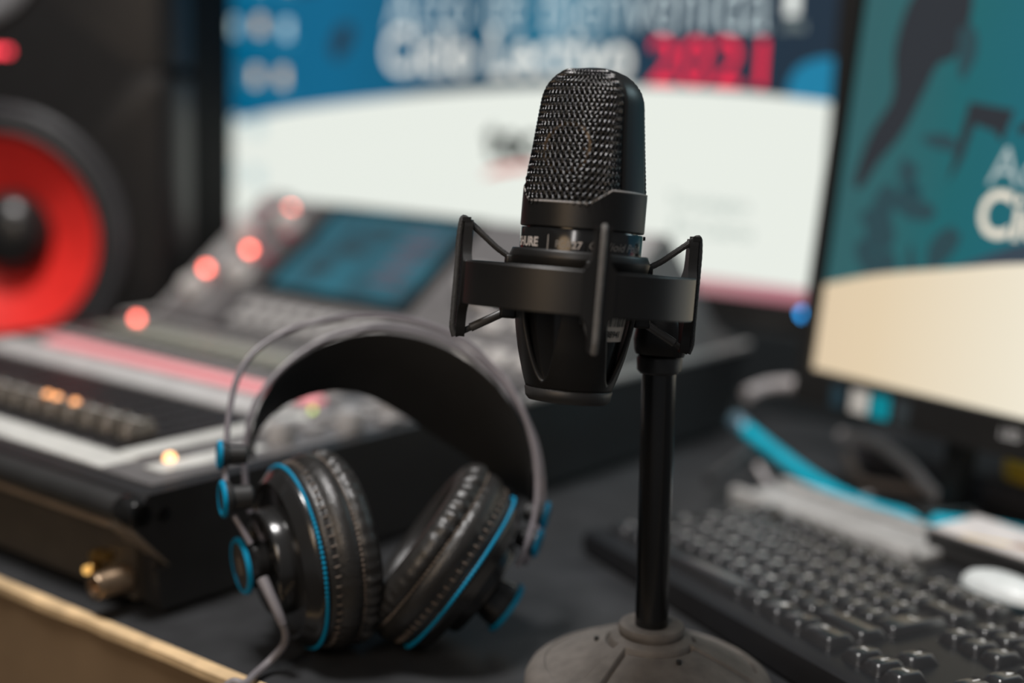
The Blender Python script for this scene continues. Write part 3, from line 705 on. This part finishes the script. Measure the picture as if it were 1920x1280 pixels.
# cradle (basket) with four tapering windows
def bask_r(z): return np.interp(z*1000, [-60.2, -59, -55, -50, -45, -36, -27, -20, -14, -8.2, -5.3], [17.5, 18.0, 19.3, 20.7, 22.0, 23.7, 24.9, 26.0, 27.1, 28.4, 27.3])*mm
def win(z):
    zz = z*1000
    if zz < -57 or zz > -17: return 0
    up = min(1, max(0, (-17-zz)/1.5))
    return 9.4*up*min(1, ((zz+57)/24))**.62*mm
zrows = [-.0602, -.0592, -.0580, -.0570]+[-.057+.0016*((i/18)**1.0)*18*i/18+.0 for i in range(1, 1)]
zrows += list(np.linspace(-.0568, -.050, 8))+list(np.linspace(-.048, -.0185, 14))+[-.0180, -.0175, -.0170, -.0165, -.014, -.011, -.0086, -.0080, -.0060, -.0053]
ribs = []
WINS = (-35, 55, 145, 235)
bs = MB()
for wi, wa in enumerate(WINS):
    rings = []
    for z_ in zrows:
        r_ = bask_r(z_); h0 = win(z_)/r_; a0 = radians(wa)+h0; a1 = radians(wa+90)-h0
        rings.append([(r_*sin(a0+(a1-a0)*q), -r_*cos(a0+(a1-a0)*q), z_) for q in np.linspace(0, 1, 25)])
    bs.loft(rings, closed=False)
import bmesh
bo = bs.build('cradle', black_satin, mount, fix=False, ang=40)
bm = bmesh.new(); bm.from_mesh(bo.data); bmesh.ops.remove_doubles(bm, verts=bm.verts, dist=1e-6); bmesh.ops.recalc_face_normals(bm, faces=bm.faces); bm.to_mesh(bo.data); bm.free()
sm = bo.modifiers.new('wall', 'SOLIDIFY'); sm.thickness = .0018; sm.offset = -1
MB().lathe([(.0140, -.0655), (.0160, -.0655), (.0172, -.0640), (.0178, -.0606), (.0172, -.0598), (.010, -.0598)], 96, mod=lambda t, r, z, i: (r*(1+(.006*(int(t*96/6.2832) % 2) if i in (2, 3) else 0)), z)).build('threaded_ring', black_plastic, mount, ang=60)

# --- desktop stand: pole, clamp, heavy base
PB = at_z(1222, 1165, .036); PB.z = 0
ptop_d = .611
PT = at_depth(1236, 690, ptop_d)
stand = thing('microphone_stand', 'black desktop microphone stand with a domed cast iron base', 'stand', Matrix.Translation(PB))
PL = PT-PB; zc0 = PL.z
zax = (PL-Vector((0, 0, .034))).normalized()
def on_pole(z): return Vector((PL.x*(z-.03)/(PL.z-.03), PL.y*(z-.03)/(PL.z-.03), z))
MB().cyl(on_pole(.030), on_pole(PL.z-.001), .00735, 40).build('pole', mat('pole_black', (.006, .006, .006), .22, spec=.6), stand)
# base: shallow dome with three sunk panels
def panel_d(x, y):             # how far a point lies inside a sunk panel
    r = sqrt(x*x+y*y)
    dl = (x+.0124)*.835-(y+.0151)*.55; dr = -(x-.0179)*.238-(y+.0090)*.971
    dt = r-.0192; e_ = min(dt, dl); o_ = min(.0470-r, dr)
    d = min(e_, o_); q = min(1, max(0, (d+.0003)/.0007)); q = q*q*(3-2*q)
    g = math.exp(-(e_/.0007)**2)*min(1, max(0, (o_+.0006)/.0008)) if e_ > -.0012 else 0
    return .0011*q+.0030*g
bprof = [(.0535, 0), (.0552, .0015), (.0560, .0045), (.0556, .0085), (.0538, .0118), (.0505, .0142)]
rads = [(.0505-(.0505-.0150)*i/100) for i in range(1, 101)]
slope = lambda r: .0142+(.0505-r)*.462+.0006*sin((.0505-r)/.0355*pi)
bprof += [(r, slope(r)) for r in rads]
def bmod(t, r, z, i):
    if i < 5 or r > .0535: return r, z
    dep_ = 0
    for k in range(3):
        a = -t if False else t
        x, y = r*cos(a), r*sin(a); c_, s_ = cos(-k*2*pi/3), sin(-k*2*pi/3)
        dep_ = max(dep_, panel_d(x*c_-y*s_, x*s_+y*c_))
    return r, z-dep_
MB().lathe(bprof+[(.0140, slope(.0150))], 540, mod=bmod).build('base', cast_iron, stand, ang=60)
zt = slope(.0150)
MB().lathe([(.0132, zt-.002), (.0138, zt), (.0146, zt+.0012), (.0148, zt+.0030), (.0142, zt+.0045), (.0128, zt+.0052), (.0100, zt+.0050), (.0078, zt+.0042)], 64).build('base_collar', cast_iron, stand)
for k in range(3):
    t = radians(175+k*120); MB().cyl(Vector((.0242*cos(t), .0242*sin(t), slope(.0242)-.0012)), Vector((.0242*cos(t), .0242*sin(t), slope(.0242)+.0006)), .0011, 8).build('base_peg', black_plastic, stand)
# knurled collar and swivel clamp at the top of the pole
tp = PL
Bc = frame(tp, *axes(zax, (0, 1, 0)))
MB().lathe([(.0086, -.0015), (.0094, -.0005), (.0096, .0045), (.0090, .0058), (.0082, .0062)], 80, Bc, mod=lambda t, r, z, i: (r*(1+(.02*(int(t*80/6.2832) % 2) if i in (1, 2) else 0)), z)).build('knurled_collar', black_plastic, stand)
Bi = stand.matrix_world.inverted() if False else Matrix.Translation(-PB)
mount_pt = FMm@Vector((.0355, .0315, -.0285)); mp = Bi@mount_pt
cl = MB(); rings = []
for q, wx, wy in ((0, .0104, .0094), (.10, .0110, .0098), (.35, .0112, .0098), (.7, .0098, .0080), (.95, .0076, .0062), (1.0, .0070, .0056)):
    c_ = (tp+zax*.0058).lerp(mp, q)
    rings.append([c_+XM*(wx*np.sign(cos(t))*abs(cos(t))**.6)+YM*(wy*np.sign(sin(t))*abs(sin(t))**.6) for t in np.linspace(0, 2*pi, 25)[:-1]])
cl.loft(rings, caps=True).build('swivel_clamp', black_satin, stand, ang=40)
kx = (tp+zax*.0058).lerp(mp, .5)
MB().cyl(kx+XM*.0095, kx+XM*.0128, .0062, 28, bev=.001).build('clamp_screw', mat('clamp_screw_grey', (.10, .10, .10), .3, metal=.6), stand)

# ------------------------------------------------------------------ headphones
hp_o = at_z(690, 1200, 0)
hp = thing('headphones', 'black over ear headphones with blue rings standing on the desk', 'headphones', Matrix.Translation(hp_o))
HI = Matrix.Translation(-hp_o)
def camdir(r, u, t): return (RT*r+UP*u-FW*t).normalized()
def cup(center, ax, name, spin=0):
    z = Vector(ax).normalized(); x, y, _ = axes(z, UP); x = UP.cross(z).normalized(); y = z.cross(x)
    B = HI@frame(center, x, y, z)
    def P(r, t, h): return B@Vector((r*cos(t), r*sin(t), h))
    # shell with a stepped back
    sh = MB().lathe([(.0425, -.0035), (.0432, -.001), (.0428, .0012), (.0415, .0026), (.0380, .0062), (.0372, .0070), (.0360, .0066), (.0345, .0050), (.0300, .0056), (.0255, .0060), (.0255, .0125), (.0245, .0142), (.0225, .0146), (.0215, .0130), (.0195, .0122), (.0001, .0120)], 96, B, c0=False).build('ear_cup', mat('cup_black_gloss', (.016, .016, .016), .2) if 'cup_black_gloss' not in bpy.data.materials else bpy.data.materials['cup_black_gloss'], hp)
    vent = MB()
    for k in range(10):
        t = 2*pi*k/10
        vent.cyl(P(.0165, t, .0118), P(.0165, t, .0128), .0026, 12)
    vent.build('vent', dark_void, sh)
    # beaded blue ring
    n = 360
    pts = [P(.0435, 2*pi*k/n, -.0008) for k in range(n)]
    MB().tube(pts, lambda i: .00082*(1+.28*sin(2*pi*i/3.0)), 8, closed=True).build('blue_ring', blue_ring, sh)['label'] = 'beaded blue ring around the cup'
    # leatherette pad: two rolls with a seam, wrinkles beside the seam
    prof = [(.0415, -.002), (.0436, -.0035), (.0442, -.0060), (.0438, -.0072), (.0452, -.0085), (.0468, -.0112), (.0472, -.0140), (.0466, -.0165), (.0454, -.0178), (.0450, -.0184), (.0460, -.0194), (.0468, -.0212), (.0464, -.0240), (.0448, -.0268), (.0420, -.0288), (.0380, -.0296), (.0335, -.0290), (.0300, -.0262), (.0280, -.0215), (.0275, -.010), (.0275, -.003)]
    rnd = random.Random(spin); ph = [rnd.uniform(0, 6.28) for _ in range(6)]
    def wr(t, r, z, i):
        am = {9: .2, 10: .7, 11: 1, 12: .85, 13: .5, 14: .25, 8: .3, 7: .2, 4: .25, 3: .35}.get(i, 0)*.0013
        w_ = sin(46*t+2.2*sin(3*t+ph[0])+ph[1])+.7*sin(29*t+ph[2]+1.5*sin(5*t))
        env = .55+.45*sin(2*t+ph[3])
        return r+am*w_*env, z
    MB().lathe(list(reversed(prof)), 288, B, c0=False, c1=False, mod=lambda t, r, z, i: wr(t, r, z, len(prof)-1-i)).build('ear_pad', leather, hp, ang=180)
    MB().lathe([(.0300, -.0050), (.0280, -.0120), (.0001, -.0125)], 40, B, c0=False).build('driver_cover', dark_void, hp)
    sm = MB()
    for k in range(120):
        t = 2*pi*k/120; t2 = t+2*pi/120*.62
        sm.tube([P(.0452, t, -.0178), P(.0458, (t+t2)/2, -.0182), P(.0452, t2, -.0185)], .00042, 5)
    sm.build('seam_stitching', stitch, hp)['kind'] = 'stuff'
    sm = MB()
    for k in range(60):
        t = 2*pi*k/60
        sm.tube([P(.0440, t, -.0052), P(.0447, t+.004, -.0066), P(.0442, t+.008, -.0080)], .00038, 5)
    sm.build('edge_stitching', stitch, hp)['kind'] = 'stuff'
    return B, sh
HL_C = at_depth(548, 1030, .672); HL_A = camdir(-.88, -.15, .45)
HR_C = at_depth(866, 1062, .688); HR_A = camdir(.80, -.60, -.05)
def settle(c, a, r=.0472):           # lowest rim of the pad onto the desk
    a = Vector(a).normalized(); lo = 9
    for h, rr in ((-.014, .0478), (-.0212, .0482), (0, .0443), (-.0268, .0448)):
        lo = min(lo, (c+a*h).z-rr*sqrt(max(0, 1-a.z**2)))
    return c-ray(0, 0)*0+Vector((0, 0, -lo)), lo
HL_C, lo1 = settle(HL_C, HL_A); HR_C, lo2 = settle(HR_C, HR_A)
print('settle', lo1, lo2)
BL, shL = cup(HL_C, HL_A, 'L', 3); BR, shR = cup(HR_C, HR_A, 'R', 8)
hub_grey = mat('hub_face', (.045, .042, .04), .4)
def hub(B, off, tilt=0, emblem=True):
    C_ = B@Matrix.Translation(off)@Matrix.Rotation(tilt, 4, 'Y')
    h = MB().lathe([(.0075, -.014), (.0085, -.012), (.0092, -.006), (.0105, -.005), (.0115, .0), (.0118, .0040), (.0115, .0050)], 48, C_).build('yoke_hub', bpy.data.materials['cup_black_gloss'], hp)
    MB().lathe([(.0118, .0042), (.0135, .0044), (.0137, .0056), (.0128, .0068), (.0112, .0066)], 56, C_, c0=False, c1=False).build('blue_ring', blue_ring, h)
    MB().lathe([(.0113, .0055), (.0113, .0060), (.0001, .0062)], 40, C_, c0=False).build('hub_cap', hub_grey, h)
    if emblem:
        em = MB()
        for k in range(-3, 4):
            w_ = .0042*sqrt(1-(k/4)**2)
            em.box(-w_, w_, k*.0012-.0004, k*.0012+.0004, .0062, .0064, C_)
        em.build('hub_emblem', mat('emblem_tan', (.20, .16, .13), .5) if 'emblem_tan' not in bpy.data.materials else bpy.data.materials['emblem_tan'], h)
    return C_
CL = hub(BL, (.0015, .0015, .0195), 0.0); CR_ = hub(BR, (0.001, -.001, .0225), 0.0)
# two spring steel hoops and the strap between them
W_ = lambda x, y, d: HI@at_depth(x, y, d)
hoopA = [(470, 1020, .650), (450, 985, .651), (432, 950, .653), (423, 900, .658), (424, 840, .666), (430, 775, .673), (444, 712, .680), (477, 660, .688), (538, 621, .697), (610, 601, .704), (690, 592, .709), (770, 600, .711), (848, 628, .711), (906, 668, .709), (951, 717, .706), (984, 780, .702), (1002, 845, .698), (1008, 910, .694), (1003, 965, .690), (988, 1020, .686), (970, 1062, .684)]
hoopB = [(500, 1022, .668), (485, 990, .672), (468, 955, .678), (460, 900, .684), (461, 835, .690), (472, 775, .696), (492, 735, .701), (532, 688, .708), (590, 646, .716), (655, 622, .722), (722, 614, .727), (800, 626, .729), (868, 656, .729), (922, 698, .727), (966, 752, .722), (1000, 818, .716), (1015, 885, .711), (1017, 950, .706), (1004, 1010, .700), (984, 1058, .696)]
hoop_m = mat('hoop_grey_steel', (.17, .155, .17), .32)
for hp_pts in (hoopA, hoopB):
    MB().tube(smooth_path([W_(*p) for p in hp_pts], 6), .0015, 12).build('spring_hoop', hoop_m, hp)
near = [(470, 850, .684), (478, 798, .688), (496, 745, .692), (532, 696, .698), (592, 653, .706), (660, 630, .711), (722, 624, .714), (800, 638, .716), (868, 670, .715), (925, 716, .713), (968, 775, .709), (993, 835, .705), (1000, 885, .702)]
far = [(474, 860, .720), (482, 812, .724), (520, 770, .730), (572, 745, .738), (632, 734, .743), (690, 744, .746), (752, 776, .747), (812, 816, .746), (868, 852, .743), (915, 888, .738), (955, 915, .732), (985, 935, .727), (998, 950, .722)]
A_ = smooth_path([W_(*p) for p in near], 6); B_ = smooth_path([W_(*p) for p in far], 6)
rings = []
for i, (a, b) in enumerate(zip(A_, B_)):
    t = (A_[min(i+1, len(A_)-1)]-A_[max(i-1, 0)]).normalized(); wv = (b-a); n_ = t.cross(wv).normalized()*-1
    if n_.dot(W_(740, 900, .73)-a) > 0: n_ = -n_
    mid = (a+b)/2
    rings.append([a, a.lerp(b, .05)+n_*.0009, mid+n_*.0018, a.lerp(b, .95)+n_*.0009, b, a.lerp(b, .95)-n_*.0009, mid-n_*.0003, a.lerp(b, .05)-n_*.0009])
MB().loft(rings, caps=True).build('head_strap', mat('strap_black', (.010, .010, .010), .6, noise=.3), hp)
# sliders with blue end rings
def slider(x, y, d, ax, r, ln, d2=None):
    c = W_(x, y, d); z = Vector(ax).normalized(); B = frame(c, *axes(z))
    s_ = MB().lathe([(r*.55, -ln), (r*.7, -ln*.9), (r*.7, -ln*.3), (r*.9, -ln*.22), (r, -.0008), (r*.98, 0)], 32, B).build('slider', black_plastic, hp)
    MB().lathe([(r*.95, -.0006), (r*1.06, 0), (r*1.06, .0012), (r*.9, .002), (r*.66, .0016)], 32, B, c0=False, c1=False).build('blue_cap', blue_ring, s_)
    MB().lathe([(r*.68, .0004), (r*.68, .0012), (.0001, .0014)], 28, B, c0=False).build('slider_face', black_plastic, s_)
slider(415, 852, .662, camdir(-.93, 0.02, .30), .0064, .012)
slider(421, 935, .650, camdir(-.90, -.05, .36), .0082, .013)
slider(1021, 966, .705, camdir(.96, -.22, .12), .0066, .011)
slider(1006, 1018, .699, camdir(.93, -.32, .15), .0068, .011)
# cable with strain relief, running over the desk edge
cps = [(492, 1085, .648), (506, 1115, .645), (522, 1150, .643), (530, 1170, .643)]
MB().tube(smooth_path([W_(*p) for p in cps], 5), lambda i: .0030-.0009*min(1, i/14), 12).build('strain_relief', cable_grey, hp)
cab_pts = [W_(530, 1168, .643), W_(536, 1190, .646), W_(530, 1212, .650), HI@at_z(505, 1240, .006), HI@at_z(478, 1264, .0035), HI@at_z(459, 1281, .0035), HI@Vector((-.122, .594, .002)), HI@Vector((-.130, .582, -.02)), HI@Vector((-.132, .580, -.10))]
MB().tube(smooth_path(cab_pts, 7), .0019, 10).build('cable', cable_grey, hp)

# ------------------------------------------------------------------ keyboard
KY = radians(153.618); KR = radians(1.0)
kk = Vector((sin(KY), cos(KY), 0)); kd = Vector((-kk.y, kk.x, 0)); kd = kd if kd.x > 0 else -kd
kk = (kk*cos(KR)+Z*sin(KR)); kn_ = kk.cross(kd).normalized(); kn_ = kn_ if kn_.z > 0 else -kn_
KP, DP_ = .01352, .01897
KO = Vector((.15886, .60101, .0225))      # front right top corner of the left arrow key
kb = thing('keyboard', 'black full size computer keyboard with white key lettering', 'keyboard',
           frame(KO-kn_*.0225, kk, kd, kn_))
X0 = -(15+1+.536)*KP-.0055; X1 = 7.2*KP+.006; Y0 = -.0135; Y1 = 6.42*DP_
kbase = mat('keyboard_black', (.011, .011, .012), .45, spec=.3, noise=.1)
prof = [(Y0, .0020), (Y0+.002, .0008), (Y1, .0008), (Y1+.001, .0150), (Y1-.004, .0180), (Y0+.0115, .0178), (Y0+.004, .0174), (Y0+.0012, .0160), (Y0+.0002, .0120)]
bb = MB(); bb.loft([[(x, y, z-(x*sin(KR) if z < .003 else 0)) for y, z in prof] for x in (X0, X0+.001, X1-.001, X1)], caps=True)
bb.build('case', kbase, kb, ang=25)
kcap = mat('key_black', (.022, .022, .023), .2, spec=.95, noise=.08)
leg_w = mat('legend_white', (.82, .82, .80), .45)
kmesh = {}
def key_at(xr, row, wu, legend=None, hu=1):
    # xr: right edge in units from KO; row 0 is the space row
    cx = (xr-wu/2)*KP; cy = (row+hu/2)*DP_
    kx_, ky_ = wu*KP-.0006, hu*DP_-.0010
    kk_ = (round(wu, 2), hu)
    if kk_ not in kmesh:
        mb = MB(); rr = []
        for ins, z in ((0, 0), (.0008, .0020), (.0019, .0042), (.0023, .0047), (.0029, .0050)):
            a, b = kx_/2-ins, ky_/2-ins*1.15; rc = .0019; ring = []
            for sx, sy, stt in ((1, 1, 0), (-1, 1, 90), (-1, -1, 180), (1, -1, 270)):
                for j in range(4):
                    t = radians(stt+30*j); ring.append((sx*(a-rc)+rc*cos(t), sy*(b-rc)+rc*sin(t), z))
            rr.append(ring)
        a, b = kx_/2*.45, ky_/2*.6
        o = mb.loft(rr, caps=True).build('key', kcap, kb, ang=28); kmesh[kk_] = o.data
    else: o = link('key', kmesh[kk_], kb)
    o.location = (cx, cy, .0177)
    if legend:
        LEG.append((legend, o, kx_, ky_, wu))
    return o
LEG = []
GX = -1.536
def krow(row, keys, xr=GX):
    tot = sum(k[1] for k in keys); x = xr-tot
    for lab, wd in keys:
        x += wd
        if lab is not None: key_at(x, row, wd, lab)
krow(0, [('Ctrl', 1.25), ('#', 1.25), ('Alt', 1.25), (' ', 5.9), ('Alt', 1.2), ('#', 1.2), ('=', 1.25), ('Ctrl', 1.7)])
krow(1, [('^', 1.25), ('<', 1)]+[(c, 1) for c in 'ZXCVBNM,.-']+[('^', 2.75)])
krow(2, [('Caps', 1.75)]+[(c, 1) for c in 'ASDFGHJKLÑ{}'], GX-1.25)
krow(3, [('Tab', 1.5)]+[(c, 1) for c in 'QWERTYUIOP´+'], GX-1.5)
key_at(GX, 2, 1.25, 'enter', 2)
krow(4, [('|', 1)]+[(c, 1) for c in "1234567890'¿"]+[('back', 2)])
fx = GX-15
key_at(fx+1, 5.25, 1, 'Esc')
for g in range(3):
    for j in range(4): key_at(fx+2+1+g*4.5+j, 5.25, 1, 'F%d' % (g*4+j+1))
for j, a in enumerate(('left', 'down', 'right')): key_at(j, 0, 1, a)
key_at(1, 1, 1, 'up')
for r_, labs in ((3, ('Supr', 'Fin', 'Av')), (4, ('Ins', 'Ini', 'Re')), (5.25, ('Imp', 'Blq', 'Pau'))):
    for j, a in enumerate(labs): key_at(j, r_, 1, a)
NX = 2+.536
for r_, labs in ((0, ('0', None, '.')), (1, '123'), (2, '456'), (3, '789'), (4, '#/*')):
    if r_ == 0: key_at(NX+2, 0, 2, '0'); key_at(NX+3, 0, 1, '.')
    else:
        for j, a in enumerate(labs): key_at(NX+1+j, r_, 1, a)
key_at(NX+4, 0, 1, 'Ent', 2); key_at(NX+4, 2, 1, '+', 2); key_at(NX+4, 4, 1, '-')
glyph = {}
for lab, o, kx_, ky_, wu in LEG:
    if lab == ' ': continue
    if lab not in glyph:
        mb = MB()
        if lab in ('left', 'right', 'up', 'down', 'enter', 'back'):
            A = [(-.0022, 0), (-.0008, .0012), (-.0008, .00035), (.0022, .00035), (.0022, -.00035), (-.0008, -.00035), (-.0008, -.0012)]
            r_ = {'left': 0, 'right': pi, 'up': -pi/2, 'down': pi/2, 'enter': 0, 'back': 0}[lab]
            vs = [(x*cos(r_)-y*sin(r_), x*sin(r_)+y*cos(r_), 0) for x, y in A]
            mb.add(vs, [tuple(range(7))])
            if lab == 'enter': mb.add([(.0015, .0003, 0), (.0022, .0003, 0), (.0022, .0022, 0), (.0015, .0022, 0)], [(0, 1, 2, 3)])
        else:
            hh = .0040 if len(lab) == 1 else .0023
            tv, tf = fit_text(lab, height=hh if lab not in (',', '.', '-', '=', "'") else .0012, offset=.035, res=2)
            xm = max(v[0] for v in tv)/2
            mb.add([((x-xm)*.8, y, 0) for x, y in tv], tf)
        lo_ = mb.build('legend', leg_w, o, fix=False); glyph[lab] = lo_.data
    else: lo_ = link('legend', glyph[lab], o)
    lo_.location = (0 if wu < 1.6 else -kx_*.18, ky_*.02, .00512)

# ------------------------------------------------------------------ things behind the keyboard
def slab(name, label, cat, c0, du, dv, h, m, z0=0, bev=.002):
    t_ = thing(name, label, cat, frame((c0.x, c0.y, z0), rd, rb, Z)); return t_
doc_o = Vector((.150, .908, 0))
doc = thing('document_tray', 'grey flat tray lying on the desk between keyboard and cyan cable', 'tray', frame(doc_o, rd, rb, Z))
tray_m = mat('grey_tray', (.40, .395, .385), .5, noise=.2)
MB().rbox(0, .148, 0, .047, .0005, .008, .002).build('tray_base', tray_m, doc)
MB().rbox(-.001, .149, -.004, .004, .0005, .013, .002).build('front_lip', tray_m, doc)
MB().rbox(0, .147, .041, .048, .008, .013, .002).build('rear_lip', tray_m, doc)
bx_o = Vector((.249, .812, 0))
cb = thing('card_box', 'low black box behind the keyboard with a printed card on its lid', 'box', frame(bx_o, rd, rb, Z))
MB().rbox(0, .13, 0, .05, .0004, .014, .002).build('box_base', black_plastic, cb)
MB().rbox(-.001, .131, -.001, .051, .0142, .018, .0015).build('box_lid', black_plastic, cb)
crd = thing('printed_card', 'white printed card with yellow mark lying on low black box', 'card', frame(bx_o+Z*.0182, rd, rb, Z))
MB().box(.002, .10, .002, .046, 0, .0012).build('card_sheet', mat('card_paper', (.72, .68, .66), .5, var=.1), crd)
MB().add([(.020, .004, .0014), (.026, .004, .0014), (.062, .018, .0014), (.058, .020, .0014)], [(0, 1, 2, 3)]).build('yellow_mark', mat('card_yellow', (.75, .50, .06), .5), crd, fix=False)
MB().add([(.048, .012, .0015), (.075, .016, .0015), (.075, .026, .0015), (.05, .020, .0015)], [(0, 1, 2, 3)]).build('dark_mark', mat('card_brown', (.35, .2, .12), .5), crd, fix=False)
ms_o = at_z(1882, 1105, .010); ms_o.z = 0
ms = thing('computer_mouse', 'white topped computer mouse beside the keyboard at right edge', 'mouse', frame(ms_o, rd, rb, Z))
def egg(z, sx, sy, n=40): return [(.80*sx*cos(2*pi*k/n)*(1+.08*cos(2*pi*k/n)), .62*sy*sin(2*pi*k/n), z*.72) for k in range(n)]
MB().loft([egg(.0008, .030, .019), egg(.004, .034, .0225), egg(.009, .035, .0235), egg(.012, .0345, .023)], caps=True).build('mouse_base', mat('mouse_slate', (.03, .05, .06), .4), ms)
MB().loft([egg(.0122, .0345, .0232), egg(.017, .033, .022), egg(.021, .0285, .0185), egg(.0240, .020, .0125), egg(.0252, .008, .005)], caps=True).build('mouse_cover', mat('mouse_white', (.66, .70, .70), .35), ms, ang=80)
# cyan cable with a metal plug at its far end
cy = [(1400, 806, 1.02), (1440, 838, 1.0), (1500, 883, .983), (1560, 921, .955), (1625, 950, .922), (1690, 967, .903), (1760, 979, .892), (1850, 990, .882), (1960, 1010, .86)]
cyo = at_depth(*cy[0])
cyc = thing('data_cable', 'thick cyan cable with a metal plug drooping behind the keyboard', 'cable', Matrix.Translation(cyo))
cp_ = [at_depth(*p)-cyo for p in cy]
for i, p in enumerate(cp_): p.z = max(p.z, .0058-cyo.z)
MB().tube(smooth_path(cp_, 8), .0054, 14).build('cable_sheath', mat('cyan_rubber', (.0, .42, .58), .5, spec=.2), cyc)
d_ = (cp_[0]-cp_[1]).normalized()
MB().cyl(cp_[0], cp_[0]+d_*.016, .0062, 20, bev=.001).build('plug', mat('plug_blue_steel', (.16, .28, .36), .35, metal=.6), cyc)
def loose(label, pts, r, m, name='loose_cable'):
    o0 = at_depth(*pts[0]); P = [at_depth(*p)-o0 for p in pts]
    for p in P: p.z = max(p.z, r+.0005-o0.z)
    t_ = MB().tube(smooth_path(P, 8), r, 10).build(name, m); t_.location = o0
    return tag(t_, label, 'cable')
cg = mat('dull_grey_cable', (.42, .39, .39), .45); cdk = mat('dark_cable', (.04, .04, .042), .4)
loose('thin grey cable looping under the cyan cable beside the tray', [(1420, 872, .99), (1450, 915, .975), (1490, 965, .955), (1530, 985, .94), (1580, 975, .95), (1630, 955, .965)], .0022, cg)
loose('thick grey cable arching between cyan cable and monitor foot', [(1575, 815, 1.02), (1640, 830, 1.0), (1700, 870, .97), (1745, 920, .945), (1790, 965, .925), (1825, 1000, .915)], .0042, cg)
loose('brownish cable coiled behind the cyan cable', [(1590, 850, 1.02), (1605, 890, 1.0), (1630, 920, .99), (1690, 925, .98), (1750, 950, .965)], .0036, mat('brown_cable', (.24, .19, .16), .5))
loose('dark cable lying beside the rear corner of the mixing console', [(1400, 740, 1.08), (1440, 725, 1.09), (1490, 722, 1.09), (1540, 735, 1.07), (1580, 760, 1.06)], .0055, cg)
loose('dark cable beside the console reaching the plug of the cyan cable', [(1330, 900, .95), (1375, 870, .98), (1410, 850, 1.0), (1470, 850, 1.02)], .004, cdk)
loose('thin grey cable running over the printed card at right edge', [(1735, 1018, .885), (1790, 1004, .885), (1850, 1000, .88), (1935, 1006, .865)], .0018, cg)
# small black unit behind the right monitor's feet, yellow block on it
un_o = rm_o+rd*-.02+rb*.068; un_o.z = 0
un = thing('network_box', 'dark grey flat box on the desk under the right monitor', 'box', frame(un_o, rd, rb, Z))
MB().rbox(0, .28, 0, .08, .0005, .0235, .003).build('case', mat('unit_dark', (.045, .044, .048), .4), un)
MB().box(.004, .276, -.0006, .0005, .011, .019).build('front_strip', mat('unit_strip', (.075, .07, .08), .35), un)
ye_o = un_o+rd*.140+rb*.028+Z*.0237
ye = thing('yellow_adhesive_tape', 'small yellow roll of tape on the dark box under the monitor', 'tape', frame(ye_o, rd, rb, Z))
MB().lathe([(.016, .0002), (.025, .0002), (.025, .014), (.016, .014), (.016, .0002)], 48, c0=False, c1=False).build('tape_roll', mat('yellow_tape', (.85, .56, .04), .4), ye)
MB().lathe([(.0135, .0002), (.0158, .0002), (.0158, .0138), (.0135, .0138), (.0135, .0002)], 40, c0=False, c1=False).build('tape_core', mat('tape_core', (.4, .3, .2), .6), ye)
